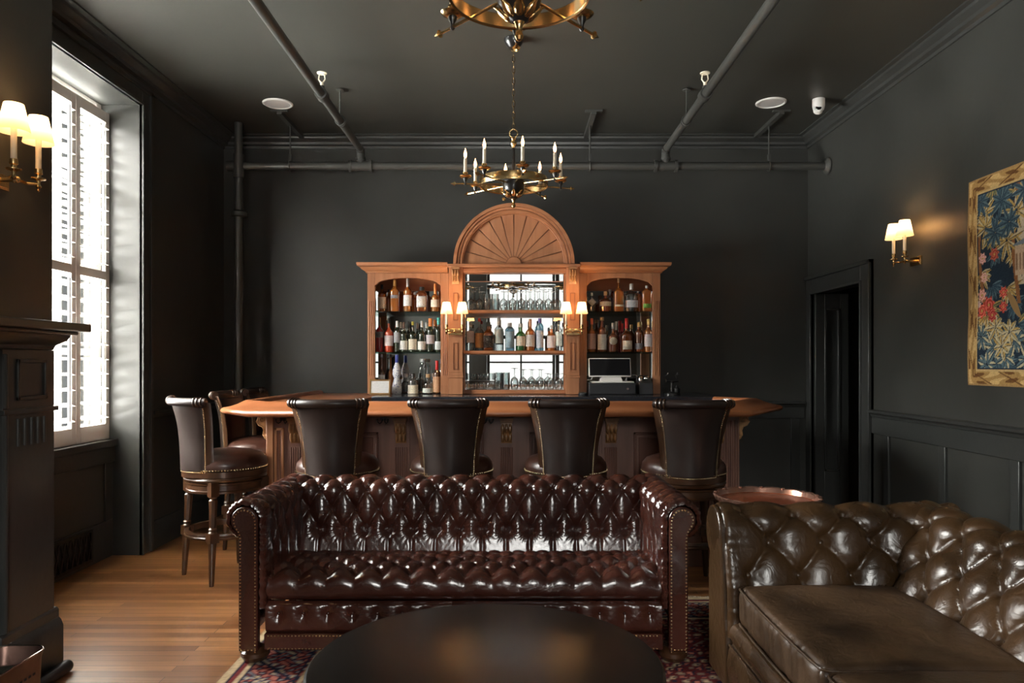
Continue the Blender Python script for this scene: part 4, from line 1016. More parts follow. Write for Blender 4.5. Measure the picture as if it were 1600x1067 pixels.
def rug_img(W, H, nx, ny):
    X, Y = np.meshgrid(np.linspace(0, W, nx + 1), np.linspace(0, H, ny + 1), indexing='ij')
    e = np.minimum(np.minimum(X, W - X), np.minimum(Y, H - Y)); im = np.zeros(X.shape + (3,)); im[:] = (.11, .014, .016)
    n = rg.random(X.shape); navy, red, cream, pink = (.012, .014, .035), (.16, .02, .02), (.48, .36, .22), (.42, .14, .10)
    f = np.sin(X * 70) * np.sin(Y * 70) + .6 * np.sin(X * 43 + 2 * np.sin(Y * 39)) * np.sin(Y * 47 + 2 * np.sin(X * 37))
    im[f > .45] = navy; im[f > .8] = pink; im[f < -.45] = (.22, .17, .13); im[f < -.8] = cream; im[f < -1.15] = navy
    r = np.hypot((X - W / 2) / 1.0, (Y - H / 2) / 1.2); md = (r < .6); im[md] = navy; f2 = np.sin(r * 60) * np.sin(np.arctan2(Y - H / 2, X - W / 2) * 16)
    im[md & (f2 > .3)] = red; im[md & (f2 < -.6)] = cream
    b = e < .36; im[b] = navy; g = np.sin(X * 80 + 1.5 * np.sin(Y * 50)) * np.sin(Y * 80 + 1.5 * np.sin(X * 50)) + .4 * np.sin(X * 41 + Y * 37)
    im[b & (g > .1)] = red; im[b & (g > .5)] = pink; im[b & (g < -.35)] = (.24, .22, .23); im[b & (g < -.75)] = cream
    for a, c, col in ((.34, .36, cream), (.32, .335, navy), (.085, .10, navy), (.07, .085, cream), (.045, .07, red), (.035, .045, navy), (.0, .035, cream)):
        im[(e >= a) & (e < c)] = col
    z = (e > .10) & (e < .32) & (np.abs(((X + Y) * 7) % 1 - .5) < .05); im[z] = navy
    return np.clip(im * (.8 + .4 * n[..., None]), 0, 1)
RW, RH = 3.15, 3.44
rug = pattern_object('persian_rug', vcol_mat('rug_wool', .95, .5, 400), RW, RH, 300, 330, rug_img(RW, RH, 300, 330), thick=.008)
rug.location = (-1.255, .81, 0)
tag(rug, 'red and navy patterned Persian rug under the coffee table and sofas', 'rug')
m = MB()
for k in range(220):
    x = RW * (k + .5) / 220
    m.box(x - .003, x + .003, RH, RH + .04 + .006 * math.sin(k * 7), .001, .004)
m.build('fringe', plain('fringe_cream', (.5, .42, .3), .9), rug)

def tapestry_img(W, H, nx, ny):
    X, Y = np.meshgrid(np.linspace(0, W, nx + 1), np.linspace(0, H, ny + 1), indexing='ij'); im = np.zeros(X.shape + (3,)); im[:] = (.020, .034, .052)
    R = random.Random(11)
    teal, teal2, yel, cream, olive, navy = (.055, .10, .13), (.11, .17, .19), (.50, .33, .10), (.58, .50, .30), (.20, .20, .09), (.016, .028, .05)
    sky = (X > .42) & (Y > .55) & (Y < .98) & (X < W - .42); im[sky] = (.56, .48, .34)
    def leaf(cx_, cy_, a, L_, w_, c1, c2):
        dx, dy = X - cx_, Y - cy_; u = (dx * math.cos(a) + dy * math.sin(a)) / L_; v = (-dx * math.sin(a) + dy * math.cos(a)) / w_
        k = (u > 0) & (u < 1) & (np.abs(v) < np.sin(PI * np.clip(u, 0, 1)) ** .8)
        im[k] = c1; im[k & (v > .25)] = c2; im[k & (np.abs(v) < .14)] = navy
    def cluster(cx_, cy_, n, L_, w_, c1, c2, a0=0, a1=2 * PI):
        for i in range(n):
            a = a0 + (a1 - a0) * (i + R.random() * .4) / n; leaf(cx_, cy_, a, L_ * (.8 + .4 * R.random()), w_, c1, c2)
    for i in range(120):
        x, y = R.random() * W, R.random() * H
        if .45 < x < W - .45 and .5 < y < 1.0 and R.random() < .75: continue
        up = y / H; c = R.choice([(teal, teal2)] * 5 + [(yel, cream)] * 3 + [(olive, yel)] * 2)
        cluster(x, y, 7, .10, .013, *c, a0=-2.6, a1=.6)
    for x in (.14, .42, .9, 1.3):                      # trunks
        k = np.abs(X - x - .03 * np.sin(Y * 6)) < .014; im[k & (Y > .45)] = (.28, .12, .045)
    for (x, y) in ((.15, .98), (.17, .90), (.42, .95), (.34, .80), (.5, .72), (1.2, .9)): cluster(x, y, 9, .12, .014, yel, cream)
    for (x, y) in ((.3, 1.03), (.25, .86), (.36, .9), (.12, 1.06), (.48, 1.05)): cluster(x, y, 10, .10, .014, teal, teal2)
    for (x, y) in ((.13, .28), (.24, .22), (.33, .16), (.18, .12), (.4, .25), (.5, .15), (.8, .2), (1.1, .25), (1.4, .2)): cluster(x, y, 9, .09, .017, teal2, cream)
    for (x, y) in ((.25, .33), (.3, .22), (.36, .3)): cluster(x, y, 8, .08, .015, cream, yel)
    if True:                                              # pale house
        k = (X > .40) & (X < .62) & (Y > .60) & (Y < .76); im[k] = (.55, .40, .27)
        for j in range(8): im[(np.abs(X - (.415 + j * .027)) < .006) & (Y > .63) & (Y < .72)] = (.25, .15, .09)
        im[(X > .39) & (X < .63) & (Y > .76) & (Y < .80 - np.abs(X - .51) * .25)] = (.18, .22, .26)
    for (x, y, r, c) in ((.13, .52, .034, (.62, .28, .22)), (.15, .62, .028, (.66, .34, .28)), (.19, .46, .045, (.42, .05, .03)), (.13, .43, .04, (.50, .07, .04)), (.22, .40, .035, (.36, .04, .03)), (.31, .52, .03, (.50, .07, .04)), (.31, .44, .03, (.42, .05, .03)), (.14, .73, .03, (.6, .3, .26)), (.24, .74, .035, (.35, .06, .03)), (.10, .47, .02, (.66, .45, .38))):
        d = np.hypot(X - x, Y - y); th = np.arctan2(Y - y, X - x); k = d < r * (1 + .18 * np.sin(th * 7)); im[k] = c
        im[k & (np.sin(d / r * 14 + th * 2) > .55)] = tuple(min(1, q * 1.7 + .08) for q in c); im[d < r * .2] = (.55, .35, .1)
    e = np.minimum(np.minimum(X, W - X), np.minimum(Y, H - Y)); b = e < .095; g = (.40, .24, .085)
    im[b] = g; p = np.where((np.minimum(Y, H - Y) < .095), X, Y) * 26; q = e / .095 * PI
    s = np.sin(p + 1.6 * np.sin(q * 2)) * np.sin(q * 2 + .8 * np.sin(p * .5))
    im[b & (s > .45)] = (.60, .40, .17); im[b & (s < -.5)] = (.16, .075, .025); im[b & (np.abs(np.sin(p * .5 + q)) < .12)] = (.12, .05, .02)
    im[(e > .082) & (e < .095)] = (.55, .38, .17); im[e < .012] = (.36, .22, .09); im[(e > .095) & (e < .101)] = navy
    n = rg.random(X.shape + (1,)); return np.clip(im * (.82 + .36 * n), 0, 1)
TW, TH = 1.9, 1.2
tp = pattern_object('tapestry', vcol_mat('tapestry_weave', .95, .5, 500), TW, TH, 380, 300, tapestry_img(TW, TH, 380, 300), None, lambda X, Y: .004 + .004 * np.sin(Y * 9) * np.exp(-X * 3) + .003 * np.sin(X * 11), True, .006)
# hangs on the right wall: local x runs toward the viewer, local -y into the room
tp.rotation_euler = (0, 0, -PI / 2); tp.location = (XR - .001, 4.36, 1.235)
tag(tp, 'woven tapestry of leaves and red flowers with gold border on the right wall', 'tapestry')

# ================================================================== FIREPLACE
t = thing('fireplace_mantel', 'dark painted fireplace surround with a deep shelf at the left edge', 'fireplace', (-2.08, 3.0, 0))
def F(mb, name, mat, parent=t, **k): mb.v = [(x + 2.08, y - 3.0, z) for x, y, z in mb.v]; return mb.build(name, mat, parent, **k)
m = MB(); m.box(-2.08, -1.86, 1.3, 3.25, 1.50, 1.535); m.box(-2.08, -1.90, 1.34, 3.22, 1.485, 1.50); m.prism([(-2.08, 1.485), (-1.93, 1.485), (-1.95, 1.46), (-2.0, 1.44), (-2.01, 1.42), (-2.08, 1.42)], 1.37, 3.22); F(m, 'shelf', TRIM, bevel=.005)
m = MB(); m.box(-2.08, -2.05, 1.4, 3.2, 1.16, 1.42); F(m, 'frieze', TRIM, bevel=.003)
for y1 in (3.255, 1.67):
    a = y1 - .33
    m = MB(); m.box(-2.08, -2.03, a, y1, 0, 1.42); m.box(-2.08, -2.015, a - .01, y1 + .01, 1.155, 1.175)
    m.cyl((-2.03, a + .012, .28), (-2.03, a + .012, 1.155), .012, 10); m.cyl((-2.03, a + .012, 1.18), (-2.03, a + .012, 1.40), .012, 10)
    for q in range(5): m.cyl((-2.029, a + .09 + q * .042, 1.02), (-2.029, a + .09 + q * .042, 1.135), .008, 8)
    for bx_ in ((a + .08, a + .095, 1.21, 1.38), (y1 - .075, y1 - .06, 1.21, 1.38), (a + .08, y1 - .06, 1.21, 1.225), (a + .08, y1 - .06, 1.365, 1.38)): m.box(-2.03, -2.02, *bx_)
    p = F(m, 'pilaster', TRIM, bevel=.002)
    m = MB(); m.prism([(-2.08, 0), (-2.0, 0), (-2.0, .2), (-2.01, .225), (-2.02, .235), (-2.02, .27), (-2.03, .28), (-2.08, .28)], a - .02, y1 + .02); F(m, 'plinth', TRIM, p, bevel=.003)
m = MB(); m.box(-2.08, -2.055, 1.67, 1.95, 0, 1.16); m.box(-2.08, -2.055, 2.65, 2.93, 0, 1.16); m.box(-2.08, -2.055, 1.95, 2.65, .85, 1.16); F(m, 'surround', STONE, bevel=.003)
m = MB(); m.box(-2.08, -2.075, 1.95, 2.65, 0, .85); F(m, 'firebox', IRON)
o = MB(); o.tube([(0, -1.6, 0), (0, .0, 0)], .027, 14); o.ball((0, 0, 0), .027); hk = o.build('hearth_bar', IRON); hk.location = (-1.965, 3.24, .027); tag(hk, 'round black bar lying on the floor along the hearth', 'fender')
# metal log bin
t = thing('log_bin', 'bronze metal bin with a bright rolled rim in the bottom left corner', 'bin', (-1.835, 2.40, 0))
def rrect(hx, hy, r, z, n=6):
    return [(sx * (hx - r) + r * math.cos(math.radians(a + q * 90 / n)), sy * (hy - r) + r * math.sin(math.radians(a + q * 90 / n)), z) for (sx, sy, a) in ((1, 1, 0), (-1, 1, 90), (-1, -1, 180), (1, -1, 270)) for q in range(n + 1)]
BR = plain('bin_bronze', (.13, .075, .06), .38, .8, noise=.4, nscale=9)
m = MB(); m.grid([rrect(.085, .345, .045, .0), rrect(.092, .355, .05, .27), rrect(.098, .362, .055, .30), rrect(.094, .358, .053, .30), rrect(.086, .348, .046, .27), rrect(.078, .335, .04, .24)], False, True); m.f.append(tuple(range(28))[::-1]); m.build('body', BR, t, recalc=False)
m = MB(); m.tube(rrect(.097, .361, .055, .301), .0035, 6, True); m.build('rim', plain('bin_rim', (.7, .62, .55), .2, 1), t)
m = MB(); P_ = rrect(.078, .335, .04, .235); m.v = P_; m.f = [tuple(range(28))]; m.build('ash_bed', plain('ash', (.035, .038, .026), .8, noise=.6, nscale=60, bump=.6, bscale=80), t)
m = MB()
for q in range(24): m.box(.0905, .0925, -.28 + q * .024, -.268 + q * .024, .225, .233)
m.build('pierced_band', plain('hole_black', (.004, .004, .004), .9), t)
#@@PART3
# ================================================================== BOTTLES AND GLASSES
def liquid(name, c, trans=.55, rough=.05, em=0):
    return thin_glass(name, tuple(min(1, x) for x in c), .10, 1 - trans, c)
G = dict(amber=liquid('amber_glass', (.72, .26, .05), .6), dark_amber=liquid('dark_amber_glass', (.30, .075, .018), .45), clear=GLASS,
         red=liquid('red_glass', (.55, .03, .03), .4), orange=liquid('orange_red_glass', (.75, .09, .035), .4), wine=liquid('dark_wine_glass', (.025, .035, .015), .25),
         blue=liquid('blue_glass', (.42, .72, .85), .7), green=liquid('green_glass', (.06, .32, .08), .5), brown=liquid('brown_glass', (.16, .06, .02), .4),
         smoke=liquid('smoky_glass', (.10, .10, .09), .3), ceramic=None)
CC = {}
def colm(name, c, rough=.5, metal=0):
    if name not in CC: CC[name] = plain(name, c, rough, metal)
    return CC[name]
def label_mat(name, c, ink=(.12, .1, .1)):
    if name in CC: return CC[name]
    m, nt, p = newmat(name); v = coords(nt); wv = node(nt, 'ShaderNodeTexWave', wave_type='BANDS', bands_direction='Z'); wv.inputs['Scale'].default_value = 28; wv.inputs['Distortion'].default_value = 0
    n = node(nt, 'ShaderNodeTexNoise'); n.inputs['Scale'].default_value = 90
    nt.links.new(v, wv.inputs['Vector']); nt.links.new(v, n.inputs['Vector'])
    mu = node(nt, 'ShaderNodeMath', operation='MULTIPLY'); nt.links.new(wv.outputs['Fac'], mu.inputs[0]); nt.links.new(n.outputs['Fac'], mu.inputs[1])
    nt.links.new(ramp(nt, mu.outputs[0], [(.42, c), (.5, tuple(a * .55 + b * .45 for a, b in zip(c, ink)))]), p.inputs['Base Color']); p.inputs['Roughness'].default_value = .6
    CC[name] = m; return m
CERAM = None
def ceramic():
    m, nt, p = newmat('painted_ceramic'); v = coords(nt); n = node(nt, 'ShaderNodeTexVoronoi'); n.inputs['Scale'].default_value = 55; nt.links.new(v, n.inputs['Vector'])
    nt.links.new(ramp(nt, n.outputs['Distance'], [(.18, (.03, .05, .28)), (.3, (.75, .76, .78))]), p.inputs['Base Color']); p.inputs['Roughness'].default_value = .12; return m
G['ceramic'] = ceramic()
def bottle(px, top, shelf, rpx, gl, lab, shoulder=.62, neck=.30, sq=0, label=None, cap=('cap_black', (.02, .02, .02)), capn=.12, Y=6.46, labcol=None, squash=1, name='liquor_bottle', foil=None, diamond=False, oval=False):
    k = 1147 / Y; x = (px - 800) / k; z0 = ZS[shelf]; h = 1.36 + (568 - top) / k - z0; r = rpx / k
    grp = {'T': 'bottles on the upper shelf of the cabinet', 'M': 'bottles on the middle shelf of the cabinet', 'B': 'bottles on the back counter'}[shelf[-1]]
    t = thing(name, lab, 'bottle', (x, Y, z0 + .0005), 0, grp)
    rn = max(.0085, r * neck); zs = h * shoulder
    def R(a, z):
        if not sq: return 1
        q = (abs(math.cos(a)) ** 6 + abs(math.sin(a)) ** 6) ** (-1 / 6.); f = 1 if z < zs * .97 else max(0, 1 - (z - zs * .97) / (h * .08)); return 1 + (q * (1. if sq == 1 else .92) - 1) * f
    if gl == 'ceramic':
        prof = [(r * .8, 0), (r, .01), (r * .95, h * .2), (r * .62, h * .36), (r * .55, h * .40), (r * .85, h * .50), (r * .8, h * .62), (r * .45, h * .76), (r * .3, h * .80)]
    else:
        prof = [(r * .86, 0), (r * .98, .004), (r, .012), (r, zs * .9), (r * .99, zs)]
        for i in range(1, 6):
            f = i / 5.; prof.append((rn + (r - rn) * .5 * (1 + math.cos(PI * f)) * (1 - .05 * f), zs + (h * (.16 if not diamond else .2)) * f))
        prof += [(rn, h * (1 - capn)), (rn * .98, h * .985)]
    m = MB(); m.lathe([(a, z) for a, z in prof], n=20 if not sq else 28, fn=R)
    if squash != 1: m.v = [(a, b * squash, c) for a, b, c in m.v]
    m.build('glass_body', G[gl], t, sharp=50)
    m = MB(); rc = rn * 1.18; m.lathe([(rc, h * (1 - capn)), (rc, h * .99), (rc * .9, h)], n=14); m.build('stopper', colm(cap[0], cap[1], .35, .3 if 'gold' in cap[0] or 'silver' in cap[0] else 0), t)
    if label:
        z1, zz = [1.36 + (568 - q) / k - z0 for q in label[:2]]; lm = label_mat(*label[2])
        m = MB()
        if diamond:
            m.M = Matrix.Translation((0, -r - .002, (z1 + zz) / 2)) @ Matrix.Rotation(PI / 4, 4, 'Y'); q = .026; m.box(-q, q, -.001, .001, -q, q)
        elif oval:
            m.M = Matrix.Translation((0, -r * squash - .0015, (z1 + zz) / 2)) @ Matrix.Rotation(PI / 2, 4, 'X'); m.lathe([(.001, .001), (min(r * .8, abs(z1 - zz) / 2), .001), (min(r * .8, abs(z1 - zz) / 2), -.001)], n=24)
        elif sq: m.box(-r * .86, r * .86, -r * squash - .0022, -r * squash - .0008, zz, z1)
        else: m.grid([[(math.cos(a) * (r + .0009), math.sin(a) * (r + .0009) * squash, z) for z in (zz, z1)] for a in [math.radians(-90 - 78 + 156 * i / 16) for i in range(17)]])
        m.build('label', lm, t, sharp=0)
    return t
cream = ('label_cream', (.80, .72, .56)); whitel = ('label_white', (.84, .83, .78)); kraft = ('label_kraft', (.62, .34, .14)); grey = ('label_grey', (.20, .20, .21), (.6, .6, .6))
black = ('label_black', (.02, .02, .02), (.5, .5, .5)); pinkl = ('label_pink', (.62, .42, .36)); purple = ('label_purple', (.62, .56, .55), (.12, .06, .3)); orn = ('label_ornate', (.62, .36, .20), (.35, .05, .04))
bluel = ('label_blue', (.60, .66, .72), (.03, .08, .35)); greenl = ('label_green', (.18, .42, .06)); redl = ('label_redwhite', (.74, .70, .68), (.6, .03, .03)); tealw = ('label_teal', (.74, .76, .74), (.02, .35, .38))
kB, kG, kS, kW, kO, kT, kR, kP, kC, kBl, kBr = ('cap_black', (.015, .015, .015)), ('cap_gold', (.62, .38, .12)), ('cap_silver', (.6, .6, .6)), ('cap_white', (.7, .7, .68)), ('cap_orange', (.75, .24, .06)), ('cap_teal', (.08, .48, .42)), ('cap_red', (.62, .02, .02)), ('cap_purple', (.12, .10, .38)), ('cap_cork', (.55, .36, .2)), ('cap_blue', (.16, .22, .42)), ('cap_brown', (.12, .07, .05))
b = bottle
# left bay, upper shelf
b(597, 444, 'T', 6.5, 'amber', 'amber bottle with cream label at the left end of the left bay upper shelf', .62, label=(464, 482, cream), cap=kB, capn=.18)
b(617, 437, 'T', 6.4, 'amber', 'square amber bottle with a slanted dark label in the left bay', .66, .34, 1, label=(461, 466, grey), cap=kG, capn=.2)
b(637, 434, 'T', 6.4, 'amber', 'tall amber bottle with long silver neck and white label in the left bay', .60, .3, label=(461, 478, whitel), cap=kS, capn=.38)
b(659, 448, 'T', 8.2, 'dark_amber', 'squat square amber bottle with wide black cap in the left bay', .72, .42, 1, label=(463, 480, whitel), cap=kB, capn=.16)
b(680, 443, 'T', 6.8, 'amber', 'amber bottle with an orange gold neck at the right end of the left upper shelf', .50, .28, label=(468, 479.5, cream), cap=kO, capn=.36)
b(607, 452, 'T', 5, 'amber', 'small plain amber bottle partly behind the slanted-label bottle', .6, cap=kB, Y=6.57)
b(648, 456, 'T', 5.5, 'amber', 'plain amber bottle behind the squat square bottle', .62, cap=kS, Y=6.57)
# left bay, middle shelf
b(593, 496, 'M', 6.3, 'red', 'red bottle with grey label at the left end of the left middle shelf', .60, .28, label=(518, 527, grey), cap=kBr, capn=.22)
b(607.5, 496.5, 'M', 6.8, 'orange', 'orange red aperitif bottle with a tall white label', .56, .28, label=(524, 540, redl), cap=kB, capn=.16)
b(620.5, 501, 'M', 5, 'wine', 'slim black bottle with white cap and grey label', .66, .38, label=(519, 535, ('label_silver', (.42, .43, .45))), cap=kW, capn=.2)
b(631, 503, 'M', 6, 'wine', 'dark wine bottle with low white label, first of the wine row', .58, .26, label=(532, 546, whitel), cap=kBr, capn=.2, name='wine_bottle')
b(645, 502, 'M', 6.4, 'wine', 'dark wine bottle with yellow throat and cream label', .55, .26, label=(529.5, 546, cream), cap=('cap_olive', (.42, .34, .04)), capn=.12, name='wine_bottle')
b(659, 501, 'M', 6.2, 'wine', 'dark wine bottle with plain white label left of the orange-capped one', .56, .27, label=(533, 546, whitel), cap=kS, capn=.2, name='wine_bottle')
b(672.5, 497, 'M', 6.5, 'wine', 'dark bottle with orange cap and purple picture label', .62, .42, label=(523, 537, purple), cap=kO, capn=.24, name='wine_bottle')
b(685, 496, 'M', 5.6, 'wine', 'dark wine bottle with teal capsule and teal-marked label', .62, .36, label=(533, 546, tealw), cap=kT, capn=.2, name='wine_bottle')
for i, (q, tp_) in enumerate(((626, 503), (638, 502), (652, 504), (666, 503), (679, 499))):
    b(q, tp_, 'M', 5.2, 'wine', 'dark bottle in the left bay back row, %s' % ['behind the slim black bottle', 'right of the first white label', 'behind the cream label', 'right of the plain white label', 'left of the teal capsule'][i], .58, .27, cap=(kW, kB, kBr, kS, kO)[i], capn=.2, Y=6.58, name='wine_bottle')
# left bay, counter
b(596.5, 553, 'B', 5, 'brown', 'tall brown bottle standing behind the framed card', .5, .3, cap=kS, capn=.08, Y=6.5, label=(585, 600, whitel))
b(610.5, 553, 'B', 4.8, 'amber', 'tall slim amber bottle beside the blue and white decanter', .5, .3, cap=kB, capn=.08, Y=6.52)
b(620, 554, 'B', 8, 'ceramic', 'blue and white painted ceramic bottle', cap=('cap_navy', (.03, .05, .3)), capn=.2, Y=6.40)
b(634, 583, 'B', 6.5, 'clear', 'short clear glass decanter beside the painted ceramic bottle', .5, .35, cap=kS, capn=.2, Y=6.48)
b(645.5, 583, 'B', 8, 'smoke', 'squat dark round bottle with cream label', .62, .38, label=(601, 614.5, cream), cap=kB, capn=.16, Y=6.41)
b(661, 560, 'B', 7, 'clear', 'tall clear flask-shaped bottle on the counter', .72, .6, 2, cap=kS, capn=.1, Y=6.5)
b(668.5, 584, 'B', 8, 'clear', 'clear tequila bottle with a round cork stopper', .50, .36, label=(606, 613, ('label_pale', (.6, .66, .62))), cap=kC, capn=.18, Y=6.40)
b(682.5, 563, 'B', 6, 'brown', 'dark bottle with red wax neck and ornate orange label', .60, .36, label=(588, 612, orn), cap=kR, capn=.28, Y=6.41)
b(690, 560, 'B', 4, 'clear', 'slim bottle with blue cap behind the red-necked bottle', .6, .5, cap=kBl, capn=.14, Y=6.53)
# centre bay, middle shelf
b(735, 503, 'CM', 6, 'clear', 'clear spirit bottle with white and red label by the left sconce', .60, .34, label=(517, 535, redl), cap=kS, capn=.14)
b(749, 497, 'CM', 6.4, 'clear', 'clear bottle with kraft orange label and red cap', .60, .3, label=(520, 543, kraft), cap=kR, capn=.1)
b(763, 503, 'CM', 8.4, 'dark_amber', 'square whiskey bottle with black label', .60, .34, 1, label=(524, 543, black), cap=kB, capn=.14)
b(779.5, 495, 'CM', 7, 'clear', 'clear bottle with tapered silver neck and red emblem', .62, .3, label=(514, 536, ('label_clear_green', (.50, .58, .52), (.5, .03, .03))), cap=kS, capn=.24)
b(796.5, 504, 'CM', 7.4, 'blue', 'square pale blue gin bottle', .74, .38, 1, label=(518, 543, ('label_iceblue', (.45, .66, .76), (.05, .12, .3))), cap=kS, capn=.14)
b(813.5, 505, 'CM', 7.6, 'green', 'green bottle with cream label and red seal', .58, .36, label=(525, 540, cream), cap=kS, capn=.14)
b(828.5, 498, 'CM', 7.2, 'amber', 'amber bottle with white label and copper neck', .58, .28, label=(523, 541, ('label_darkprint', (.75, .7, .62), (.05, .03, .02))), cap=('cap_copper', (.55, .25, .13)), capn=.24)
b(843.5, 497, 'CM', 5.8, 'blue', 'slim clear bottle with blue print and purple cap', .74, .4, label=(516, 543, bluel), cap=kP, capn=.16)
b(861.5, 508, 'CM', 6.8, 'amber', 'short whiskey bottle with white label and red seal', .58, .34, label=(524, 543, redl), cap=kW, capn=.14)
b(873, 500, 'CM', 5.2, 'clear', 'clear gin bottle with black cap by the right sconce', .66, .36, label=(518, 540, ('label_palegreen', (.62, .70, .64))), cap=kB, capn=.14)
# right bay, upper shelf
b(924.5, 457, 'T', 6, 'smoke', 'dark bottle with a white diamond label', .5, .3, label=(464, 480, ('label_diamond', (.68, .62, .56))), cap=kW, capn=.16, diamond=True)
b(946, 455, 'T', 9, 'dark_amber', 'round squat bourbon bottle with cream band and cork', .52, .3, label=(471, 478, cream), cap=kC, capn=.2, squash=.7)
b(966.5, 434, 'T', 7.6, 'amber', 'faceted tall decanter of amber spirit in the right bay', .58, .22, 1, label=(476, 479, cream), cap=kC, capn=.14)
b(986.5, 443, 'T', 10.4, 'clear', 'wide clear bottle with blue and white label', .60, .24, label=(469, 480, bluel), cap=kS, capn=.2, squash=.6)
b(1010.5, 446, 'T', 7.2, 'amber', 'rectangular amber bottle with a green label', .78, .25, 1, label=(474.5, 481, greenl), cap=kW, capn=.16, squash=.7)
b(999.5, 455, 'T', 4.5, 'amber', 'amber bottle partly behind the green-labelled one', .7, .4, cap=kB, Y=6.57)
b(953, 452, 'T', 5, 'smoke', 'small dark bottle behind the squat bourbon', .6, .4, cap=kS, Y=6.57)
# right bay, middle shelf
b(924.5, 497, 'M', 6.4, 'amber', 'amber bottle with tall pink label and red cap', .58, .3, label=(521, 545, pinkl), cap=('cap_rust', (.55, .1, .04)), capn=.18)
b(940.5, 495, 'M', 6.8, 'dark_amber', 'dark bourbon bottle with tall white label and wooden cap', .60, .40, label=(522, 546, whitel), cap=kC, capn=.1)
b(957.5, 504, 'M', 7.6, 'dark_amber', 'rounded bottle with a cream oval label', .52, .24, label=(524, 541, cream), cap=kS, capn=.2, oval=True, squash=.75)
b(979, 497, 'M', 8.4, 'dark_amber', 'square bourbon bottle with dripping red wax neck', .50, .28, 1, label=(532, 545.5, cream), cap=kR, capn=.3)
b(962.5, 502, 'M', 4.0, 'dark_amber', 'slim bottle with white and red cap behind the oval label', .6, .4, cap=kW, capn=.3, Y=6.57)
b(972.5, 505, 'M', 4.0, 'red', 'slim bottle with dark red neck behind the wax-necked bourbon', .6, .4, cap=kR, capn=.3, Y=6.57)
b(998, 503, 'M', 5.8, 'dark_amber', 'dark bottle with black label and gold cap', .64, .34, label=(536, 545, grey), cap=kG, capn=.16)
b(1013, 498, 'M', 6.4, 'amber', 'amber bottle with white label and gold cap at the right end', .60, .32, label=(522, 541, redl), cap=kG, capn=.18)

# glassware -----------------------------------------------------------
def glass(px, top, shelf, kind, Y, lab, cache={}):
    k = 1147 / Y; x = (px - 800) / k; z0 = ZS[shelf]; h = 1.36 + (568 - top) / k - z0
    key = (kind, round(h, 2))
    if key not in cache:
        m = MB()
        if kind == 'wine': m.lathe([(.026, 0), (.034, .03), (.037, .06), (.03, .085), (.012, .10), (.004, .11), (.0035, h - .012), (.006, h - .004), (.034, h - .001), (.034, h)], n=20)
        elif kind == 'tumbler': m.lathe([(.038, 0), (.040, .002), (.036, h - .008), (.034, h), (.001, h)], n=20)
        else: m.lathe([(.030, 0), (.033, .004), (.033, h), (.031, h), (.031, .01), (.001, .008)], n=16, fn=lambda a, z: 1 - .03 * abs(math.sin(a * 5)))
        o = m.build({'wine': 'wine_glass', 'tumbler': 'tumbler', 'tall': 'highball_glass'}[kind], GLASS, sharp=60); cache[key] = o
    else: o = cache[key].copy(); COL.objects.link(o)
    o.location = (x, Y, z0 + .0005); tag(o, lab, 'glass', {'CT': 'glasses on the upper centre shelf', 'CB': 'glasses on the lowest centre shelf'}[shelf]); return o
for i, (px, w_) in enumerate(((736, 'behind the left sconce shade'), (749, 'left of the ribbed tall glasses'), (787, 'right of the ribbed tall glasses'), (801, 'at the middle of the shelf'), (815, 'over the green bottle'), (829, 'over the copper-necked bottle'), (843, 'over the purple-capped bottle'), (857, 'over the short whiskey bottle'), (870.5, 'at the right end'))):
    glass(px, 447, 'CT', 'wine', 6.42, 'front wine glass upside down on the top centre shelf, ' + w_)
for i, px in enumerate((741, 794, 808, 822, 836, 850, 864)):
    glass(px, 449, 'CT', 'wine', 6.57, 'wine glass upside down in the rear row of the top centre shelf')
for i, px in enumerate((761, 773.5)): glass(px, 459, 'CT', 'tall', 6.42, 'ribbed tall glass on the top centre shelf, the %s of two' % ('left', 'right')[i])
for i, px in enumerate((736, 750.5, 765)):
    w_ = ['nearest the left pilaster', 'middle of three stacks', 'third of three stacks'][i]
    g1 = glass(px, 598, 'CB', 'tumbler', 6.42, 'lower tumbler of a stacked pair, %s on the lowest centre shelf' % w_)
    g2 = copy_tree(g1); g2.location.z += .083; g2['label'] = 'upper tumbler of a stacked pair, %s on the lowest centre shelf' % w_
for i, px in enumerate((778, 790.5)): glass(px, 583, 'CB', 'tall', 6.42, 'ribbed tall glass on the lowest centre shelf, the %s of two' % ('left', 'right')[i])
for i, (px, tp_, w_) in enumerate(((804, 575, 'beside the tall glasses'), (818, 577, 'second from the tall glasses'), (832, 577, 'third from the tall glasses'), (846, 577, 'third from the right end'), (860, 584, 'second from the right end'), (872.5, 584, 'at the right end'))):
    glass(px, tp_, 'CB', 'wine', 6.42, 'wine glass upside down on the lowest centre shelf, ' + w_)

# framed card ----------------------------------------------------------
x = (592 - 800) * 6.2 / 1147
t = thing('framed_card', 'small gold framed white card leaning on the back counter', 'picture frame', (x, 6.24, 1.0985)); t.rotation_euler = (math.radians(-10), 0, 0)
m = MB(); w_, h_ = .09, .132
for q in ((-w_, w_, 0, .014), (-w_, w_, h_ - .014, h_), (-w_, -w_ + .014, .014, h_ - .014), (w_ - .014, w_, .014, h_ - .014)): m.box(q[0], q[1], -.006, .008, q[2], q[3])
m.build('frame', plain('frame_gold', (.30, .17, .06), .35, .6), t, bevel=.002)
m = MB(); m.box(-w_ + .013, w_ - .013, 0, .004, .013, h_ - .013); m.build('card', label_mat('card_print', (.72, .73, .72), (.45, .45, .45)), t)

